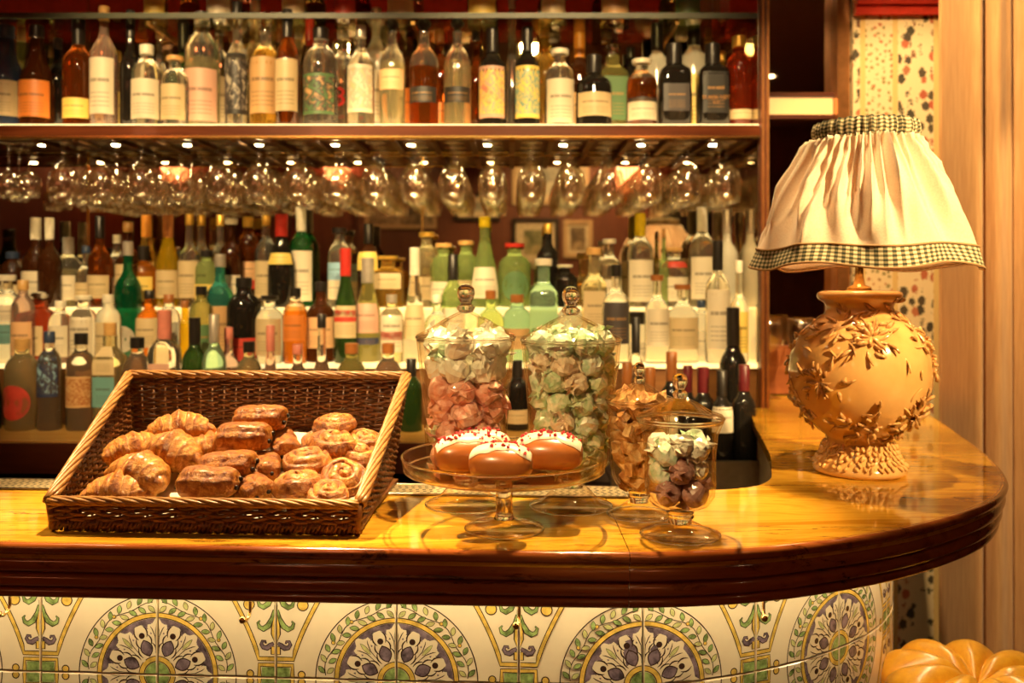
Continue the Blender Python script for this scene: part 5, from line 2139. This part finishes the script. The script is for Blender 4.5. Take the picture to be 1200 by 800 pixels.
def row(table, Y, zbase, where, group, yr):
    lines = [l.strip() for l in table.strip().splitlines() if l.strip()]
    rows = []
    for l in lines:
        f = l.split(None, 7)
        rows.append(f)
    rows.sort(key=lambda f: float(f[0]))
    prevx = None
    for i, f in enumerate(rows):
        x, top, w = float(f[0]), float(f[1]), float(f[2])
        shape, gl, cap, lab, desc = f[3], f[4], f[5], f[6], f[7]
        fillv = None
        if '@' in gl:
            gl, q = gl.split('@')
            fillv = float(q)
        cm = 'cap'
        if '.' in cap:
            cap, cm = cap.split('.')
        # choose the depth nearest the row's own at which the bottle stands clear of its neighbours
        best = None
        for q in range(41):
            yy = Y + (0.004 * ((q + 1) // 2)) * (1 if q % 2 else -1)
            wd = w * yy / F
            if q and not (yr[0] + wd / 2 <= yy <= yr[1] - wd / 2):
                continue
            X = (x - 600) * yy / F
            clear = min([math.hypot(px - X, py - yy) - (pw + wd) / 2 for (px, py, pw, pz) in PLACED if abs(pz - zbase) < 0.01] + [0.001])
            if best is None or clear > best[0] + 1e-6:
                best = (clear, yy, X, wd)
            if clear >= 0.0005:
                break
        clear, yy, X, wd = best
        H = EYE - (top - HY) * yy / F - zbase
        PLACED.append((X, yy, wd, zbase))
        n = len(rows)
        o = ORD[i] + ' from left' if i <= n // 2 else ORD[n - 1 - i] + ' from right'
        if o == 'first from left':
            o = 'leftmost'
        if o == 'first from right':
            o = 'rightmost'
        bottle((X, yy, zbase), H, wd, shape, gl, cap, parse_labels(lab), '%s, %s %s' % (desc, o, where), group, cm, fillv, random.uniform(-0.12, 0.12))


row('''
8 30 42 slope blue navy cream:.10-.44 dark blue-necked bottle with cream label
43 30 38 slope brown black orange:.08-.44 brown bottle with orange label
92 22 34 spirit amber black.foil yellow:.08-.26 red-amber bottle with small yellow label
122 8 31 spirit pink cork white:.10-.56 clear bottle with tall white label
153 12 24 tall black black.foil - slim black bottle
172 53 34 jug clear white white:.08-.56 squat clear bottle with white label
205 66 31 jug clear cork.stopper cream:.08-.58 small clear bottle with cream label
237 15 40 jug pale@.6 black pinkish:.06-.50 wide bottle of pale spirit with pink stripe
278 2 28 tall clear black black/charcoal/grey:.10-.58 tall bottle with dark printed sleeve
311 20 35 spirit gold@.7 glass.ball tan:.12-.62 yellow bottle with ornate label and glass stopper
337 11 28 spirit amber black.foil cream:.12-.56 amber bottle with cream label
376 33 40 jug clear black green/charcoal/tan:.12-.52 wide clear bottle with dark garden picture
423 30 32 spirit clear silver white/grey/cream:.14-.60 clear bottle with pale illustrated label
460 22 30 spirit pale@.6 black.ball peach:.34-.52 pale yellow bottle with peach label
497 22 34 spirit amber@.55 black.ball black:.22-.36 amber bottle with black band label
536 22 32 spirit pale@.6 black.ball black:.22-.36 pale gold bottle with black band label
577 33 32 spirit black black.foil pinkish/yellow/pink:.09-.60 black bottle with pink and yellow label
618 32 30 spirit black black.foil yellow/teal/yellow:.09-.60 black bottle with yellow and teal label
656 58 34 jug clear white.stopper white:.05-.60 squat clear bottle with big white label
696 65 42 spirit black black.foil cream:.14-.46 squat black bottle with cream label
752 70 36 jug amber@.7 white.stopper white:.10-.36+black:.36-.42 squat amber bottle with white label
790 52 36 square black black.foil charcoal:.18-.50 matt black square bottle
835 52 35 square black black.foil black:.16-.64 black rum bottle with gold lettering
866 43 34 jug red gold cream:.10-.20 red-amber decanter bottle with gold cap
''', 2.765, TS + 0.0003, 'in top shelf front row', 'bottles in the front row of the top shelf', (2.69, 2.85))
row('''
25 34 24 tall lime cork yellow:.1-.4 pale green bottle
68 45 26 spirit black black - black bottle with dark cap
137 60 24 spirit pale gold yellow:.1-.5 pale bottle with yellow label
187 30 22 tall clear cork white:.1-.5 clear bottle with cork
215 28 26 wine dgreen black.foil - dark green wine bottle
257 25 28 spirit clear black white:.1-.5 clear bottle with black cap
299 -4 28 tall pale white cream:.1-.5 tall pale bottle
350 30 24 tall pale white yellow:.1-.5 slim pale bottle with white cap
363 22 24 spirit brown red.foil - brown bottle with red cap
402 30 34 spirit clear silver - clear bottle with red numeral
441 10 30 spirit frost white white:.1-.5 frosted white bottle
480 26 26 spirit brown black orange:.1-.4 brown bottle with black cap
515 36 28 spirit amber brown orange:.1-.3 amber bottle with brown cap
558 34 24 tall amber black - slim amber bottle
600 -10 20 cone clear silver - very tall clear cone bottle
638 28 30 spirit gold cork - golden bottle with pale cork
679 39 32 spirit brown orange.foil tan:.1-.4 brown bottle with orange cap
718 52 34 square olive glass.ball olive:.15-.62 olive square decanter with glass stopper
739 56 26 spirit black black - small black bottle beside the decanter
770 28 34 spirit frost black.foil white:.06-.4 frosted round-shouldered bottle with dark cap
813 20 36 spirit frost black.foil yellow:.06-.5 tall frosted round-shouldered bottle with dark cap
846 60 22 tall gold gold - slim golden bottle
873 62 20 tall lime yellow - slim yellow-green bottle
'''.replace('olive:.15', 'green:.15'), 2.90, TS + 0.0003, 'in top shelf back row', 'bottles in the back row of the top shelf', (2.80, 2.995))
# a few bottles on the glass shelf, only their feet in view
for i, (x, w, g, l) in enumerate(((183, 26, 'gold', 'yellow'), (258, 30, 'clear', 'white'), (345, 28, 'lime', 'cream'), (405, 26, 'red', 'red'), (470, 32, 'clear', 'cream'), (565, 34, 'pale', 'yellow'),
                                  (648, 30, 'olive', 'cream'), (720, 34, 'amber', 'tan'), (805, 30, 'lime', 'green'))):
    bottle(((x - 600) * 2.85 / F, 2.85, GS + 0.0103), 0.28, w * 2.85 / F, 'spirit', g, 'black', [(l, .1, .5)],
           '%s glass bottle on the glass shelf, %s' % (g, 'leftmost' if i == 0 else ORD[i] + ' from left'), 'bottles on the glass shelf')
row('''
8 322 32 jug clear white.stopper white:.48-.66+teal:.22-.44 clear bottle with white and teal label
27 328 26 jug pink cork peach:.1-.5 peach-tinted bottle
46 342 36 square red glass.ball cream:.10-.52 red-orange square bottle with glass stopper
71 352 26 jug clear white white:.1-.6 small clear bottle with white label
98 346 30 jug clear white.stopper white:.06-.80 squat bottle wrapped in white label
127 345 28 jug frost white cream:.1-.6 frosted bottle with cream label
150 283 31 spirit emerald silver ogrey:.08-.30 emerald green bottle with round grey label
175 340 30 spirit orange black cream:.22-.62 orange bottle with cream label
198 345 26 jug clear brown grey:.2-.6 small clear bottle with brown cap
217 352 24 tall yellow brown - small yellow bottle
236 335 28 jug olive black green:.1-.5 olive bottle
258 298 33 spirit teal silver tan:.10-.52 teal glass bottle with tan label
286 325 40 jug black black red:.04-.30 broad black bottle
316 346 32 jug clear black.stopper cream:.12-.66 black-shouldered bottle with cream label
346 337 28 jug orange@.7 black orange:.30-.64 orange bitters bottle with orange label
376 330 34 spirit brown black peach:.18-.56 dark brown bottle with buff label
405 291 27 slope dgreen red.foil cream:.22-.50+red:.36-.46 dark green vermouth bottle with red cap
431 302 31 slope olive silver.foil pinkish:.28-.56+navy:.17-.23 olive green bottle with pink label
459 345 27 jug pale silver white:.16-.80+red:.34-.46 white labelled bottle with red band
486 290 30 cone clear white.foil cream:.2-.5 clear cone-shouldered bottle
512 345 28 spirit clear white white:.1-.5 clear bottle with white label half behind jar
531 298 28 spirit lime black.foil white:.2-.5 pale green bottle with black cap
575 340 32 spirit lime brown white:.1-.5 lime bottle with brown cap
606 345 34 jug mint brown tan:.2-.5 mint bottle with brown cap
637 303 33 square mint white.stopper green:.12-.34 pale mint square bottle
668 345 30 jug frost black white:.1-.6 frosted bottle with black cap
696 290 30 square pale cork.stopper cream:.3-.62 pale square bottle with cork
722 310 32 spirit clear black charcoal:.20-.62 clear bottle with black label
745 365 26 jug clear black.foil white:.1-.4 small clear bottle with black cap
770 322 29 spirit clear brown.stopper white:.20-.62 clear bottle with brown stopper and white label
800 333 37 spirit clear brown.stopper cream:.18-.58 round-shouldered clear bottle with cream label
822 352 22 jug clear navy white:.1-.5 small clear bottle with dark cap
841 282 29 spirit clear black.foil white:.12-.60 tall bottle with full white label
866 305 22 tall clear white yellow:.1-.5 slim clear bottle
''', 2.757, S2 + 0.0003, 'on middle step', 'bottles on the middle lit step', (2.703, 2.848))
row('''
15 295 32 jug brown navy cream:.1-.4 dark squat bottle
42 255 30 tall brown white.foil white:.1-.40 dark bottle with white cap
58 255 26 tall brown white.foil - dark bottle with pale neck
80 278 30 spirit pale@.55 silver.foil white:.10-.45 pale bottle with white label
101 288 24 tall clear navy cream:.1-.4 slim clear bottle with dark cap
117 253 27 tall amber black.foil cream:.1-.35 amber bottle with black cap
137 275 24 spirit clear white white:.1-.4 clear bottle with white cap
150 260 28 tall brown cork cream:.2-.5 brown bottle with cork
168 288 30 spirit orange black.foil yellow:.1-.5 orange bottle with black cap
172 252 26 slope gold orange.foil yellow:.2-.5 gold bottle with orange foil
197 252 27 slope yellow brown.foil cream:.1-.4 yellow bottle with brown foil
210 294 36 bulb yellow black - yellow round-bellied bottle with black cap
222 251 25 tall clear gold cream:.1-.5 clear bottle with gold cap
236 252 25 tall clear gold white:.1-.5 clear bottle with pale gold cap
242 293 28 jug lime black yellow:.1-.4 lime yellow bottle with black cap
258 252 24 tall clear gold white:.1-.5 clear slim bottle with gold cap
271 256 28 spirit brown white.stopper white:.1-.36 dark brown bottle with white stopper
291 254 28 jug amber gold peach:.3-.5+red:.2-.3 amber bottle with gold cap
312 252 26 spirit clear gold cream:.1-.5 clear bottle with dull gold cap
330 251 32 slope black red.foil yellow:.46-.58 black bottle with red cap
353 243 29 spirit green white.foil white:.06-.56 green bottle with white cap and white label
398 267 27 jug clear black.stopper blue:.34-.56+white:.10-.34 clear bottle with blue and white label
432 262 26 spirit brown black.foil yellow:.44-.66 dark bottle with yellow neck label
455 300 38 square gold gold.stopper cream:.36-.66 golden square bottle
500 272 30 jug pale gold.stopper cream:.1-.4 pale bottle with gold stopper
520 285 32 jug lime cork.stopper white:.1-.4 lime bottle with cork stopper
546 282 30 jug lime cork.stopper cream:.1-.4 pale lime bottle with cork
568 254 34 cone lime yellow white:.10-.44 tall lime bottle with yellow cap
603 285 38 jug lime red.stopper ogreen:.10-.56 round green bottle with ringed round label
642 262 24 wine black gold - black bottle with gold top
662 310 30 jug black white.stopper - black bottle with white stopper
714 280 30 spirit clear white.stopper white:.1-.4 clear bottle with broad pale stopper
750 250 31 spirit clear yellow.foil white:.06-.50 clear bottle with yellow cap
778 268 12 tall lime cork - very slim green bottle
790 290 32 jug clear cork.stopper white:.1-.5+red:.66-.76 clear bottle with orange seal
823 243 31 spirit clear white.foil white:.08-.50 clear bottle with white foil and white label
852 245 27 tall frost silver.foil - tall frosted bottle
871 290 18 tall clear white - slim clear bottle at the post
''', 2.925, S3 + 0.0003, 'on upper step', 'bottles on the upper lit step', (2.850, 2.995))
row('''
26 396 38 jug pale cork ored:.12-.50 bottle with round red label
58 388 27 jug clear navy navy/charcoal/blue:.34-.80 bottle with navy picture label
95 390 33 jug clear black tan/brown/tan:.24-.56 bottle with brown picture label
129 378 31 square pale cork cream:.52-.78+purple:.22-.50 square bottle with violet and orange label
161 395 34 jug clear black - clear round-shouldered bottle with black cap
193 363 31 square clear pink.foil pinkish:.20-.56 bottle with pinkish label
228 372 29 wine dgreen black.foil - dark green wine bottle
251 368 28 spirit mint silver.foil white:.1-.4 mint bottle with silver foil
268 383 26 spirit pink pink cream:.1-.5 pink-capped bottle
292 400 30 jug pale black tan:.2-.5 squat pale bottle
317 381 25 cone pink pink.foil pinkish:.1-.5 pink cone bottle
349 403 30 spirit clear pink tan/black/cream:.1-.6 clear bottle with pink cap
377 368 28 bulb clear black - clear bottle with round shoulders
412 402 34 jug olive brown cream:.1-.4 olive squat bottle
455 402 32 jug clear brown tan:.1-.4 clear squat bottle with brown cap
482 420 26 wine dgreen black.foil - dark green wine bottle beside the basket
606 422 28 wine black black.foil cream:.1-.3 black wine bottle between the tall jars
'''.replace('purple:', 'teal:'), 2.62, S1 + 0.0003, 'on back counter', 'bottles on the back counter', (2.50, 2.708))
row('''
735 424 27 wine black brown.foil white:.2-.5 black wine bottle with white label
762 430 27 wine black brown.foil - black wine bottle with brown foil
787 412 28 wine black brown.foil cream:.3-.5 black wine bottle with banded brown foil
806 428 24 wine black wine.foil - black wine bottle with red foil
824 430 30 wine black wine.foil - black wine bottle with wine-red foil
846 434 26 wine black black.foil white:.42-.66 black wine bottle with small white label
872 427 28 wine black wine.foil - black wine bottle with purple-red foil
''', 2.53, RZ + 0.005, 'in bottle rail', 'wine bottles in the bottle rail', (2.452, 2.62))
row('''
859 360 33 wine black black.foil - tall black wine bottle
745 372 24 spirit clear black.foil cream:.1-.3 slim clear bottle
''', 2.655, RZ + 0.005, 'standing behind rail bottles', 'bottles behind the rail bottles', (2.56, 2.709))

# the rows run on past the left edge of the picture
EX = [(-14, 30, 40, 'slope dgreen black cream:.10-.42 dark green bottle'), (-58, 24, 34, 'spirit amber black.foil yellow:.1-.3 amber bottle'), (-98, 12, 32, 'spirit clear cork white:.1-.5 clear bottle'),
      (-138, 40, 34, 'jug pale gold cream:.1-.5 pale squat bottle'), (-176, 20, 30, 'tall green white.foil white:.1-.5 green bottle'), (-214, 34, 34, 'spirit brown red.foil cream:.1-.4 brown bottle'), (-250, 26, 30, 'wine black black.foil - black bottle')]
for (dy, Y, zb, wh, yr) in ((0, 2.765, TS + 0.0003, 'beyond left picture edge on top shelf', (2.69, 2.85)), (285, 2.757, S2 + 0.0003, 'beyond left picture edge on middle step', (2.703, 2.848)),
                            (235, 2.925, S3 + 0.0003, 'beyond left picture edge on upper step', (2.850, 2.995)), (365, 2.62, S1 + 0.0003, 'beyond left picture edge on back counter', (2.50, 2.708))):
    row('\n'.join('%g %g %g %s' % (x - (4 if dy else 10), t_ + dy, w * 0.88, r_) for x, t_, w, r_ in EX), Y, zb, wh, 'bottles beyond the left picture edge', yr)

# lettering that can be read: the red numeral and the gold words on the black rum bottle
def lettering(text, name, size, pos, mat, owner):
    cu = bpy.data.curves.new(name, 'FONT')
    cu.body = text
    cu.size = size
    cu.align_x = 'CENTER'
    cu.align_y = 'CENTER'
    cu.extrude = 0.0002
    tmp = bpy.data.objects.new(name, cu)
    COL.objects.link(tmp)
    bpy.context.view_layer.update()
    me = bpy.data.meshes.new_from_object(tmp.evaluated_get(bpy.context.evaluated_depsgraph_get()))
    COL.objects.unlink(tmp)
    bpy.data.objects.remove(tmp)
    me.materials.clear()
    me.materials.append(mat)
    o = link(name, me, owner, pos, (PI / 2, 0, 0))
    return o


for o in [q for q in COL.objects if q.type == 'EMPTY']:
    lb = o.get('label', '')
    if lb.startswith('clear bottle with red numeral'):
        lettering('3', 'red_numeral', 0.085, (0, -34 * 2.90 / F / 2 - 0.0012, 0.115), plain('red_print', (0.62, 0.02, 0.02), 0.5), o)
    if lb.startswith('black rum bottle with gold'):
        gp = plain('gold_print', (0.50, 0.22, 0.05), 0.4)
        r_ = -35 * 2.765 / F / 2 - 0.0014
        lettering('BLACK TOT', 'gold_lettering', 0.0155, (0, r_, 0.088), gp, o)
        lettering('RUM', 'gold_lettering', 0.0095, (0, r_, 0.073), gp, o)

# ================================================================== stemware
def wineglass(h, rb, hb, rf_, stemr=0.0035):
    """thin-walled stemmed glass standing at z = 0: total height h, bowl radius rb, bowl height hb, foot radius"""
    zb = h - hb
    out = [(0.0, 0.0003), (rf_, 0.0004), (rf_, 0.0016), (rf_ * 0.5, 0.004), (stemr * 1.6, 0.009), (stemr, 0.02), (stemr, zb - 0.012), (stemr * 1.8, zb), (rb * 0.52, zb + hb * 0.10), (rb * 0.86, zb + hb * 0.28),
           (rb, zb + hb * 0.50), (rb * 0.97, zb + hb * 0.72), (rb * 0.83, h)]
    inn = [(rb * 0.81, h), (rb * 0.95, zb + hb * 0.72), (rb * 0.975, zb + hb * 0.50), (rb * 0.83, zb + hb * 0.29), (rb * 0.48, zb + hb * 0.13), (0.0, zb + hb * 0.06)]
    return MB().lathe(out + inn, 24, cap0=False, cap1=False).mesh('stemmed_glass', M_STEMGLASS)


WG = wineglass(0.184, 0.046, 0.126, 0.034)
WG2 = wineglass(0.168, 0.036, 0.085, 0.032)
zh = TS - 0.0465          # foot rests on the rails
for rowi, (Y, wh) in enumerate(((2.735, 'front row'), (2.835, 'middle row'), (2.935, 'back row'))):
    for i in range(18):
        X = RAILX[i]
        o = link('stemmed_glass', WG, None, (X, Y, zh), (PI, 0, random.uniform(0, 6)))
        k = 17 - i
        od = 'rightmost' if k == 0 else ORD[k] + ' from right'
        tag(o, 'clear wine glass hanging upside down under the shelf, %s in the %s' % (od, wh), 'wine glass', 'wine glasses hanging under the shelf')
for i, (x, Y) in enumerate(((10, 2.74), (34, 2.74), (22, 2.86), (-14, 2.80))):
    o = link('stemmed_glass', WG2, None, ((x - 600) * Y / F, Y, zh), (PI, 0, 0))
    tag(o, 'small stemmed glass hanging at the far left under the shelf, %s of four' % ('leftmost', 'second', 'third', 'rightmost')[[3, 0, 2, 1].index(i)], 'wine glass', 'small glasses hanging at far left')
# standing glasses by the lamp
WG3 = wineglass(0.262, 0.046, 0.115, 0.040)
for (x, y, Y, lab) in ((901, 466, 2.92, 'tall clear wine glass standing on the counter, nearest the post'), (938, 468, 2.88, 'tall clear wine glass standing on the counter close behind the lamp')):
    o = link('stemmed_glass', WG3, None, ((x - 600) * Y / F, Y, CT + 0.0003))
    tag(o, lab, 'wine glass', 'wine glasses standing on the counter')
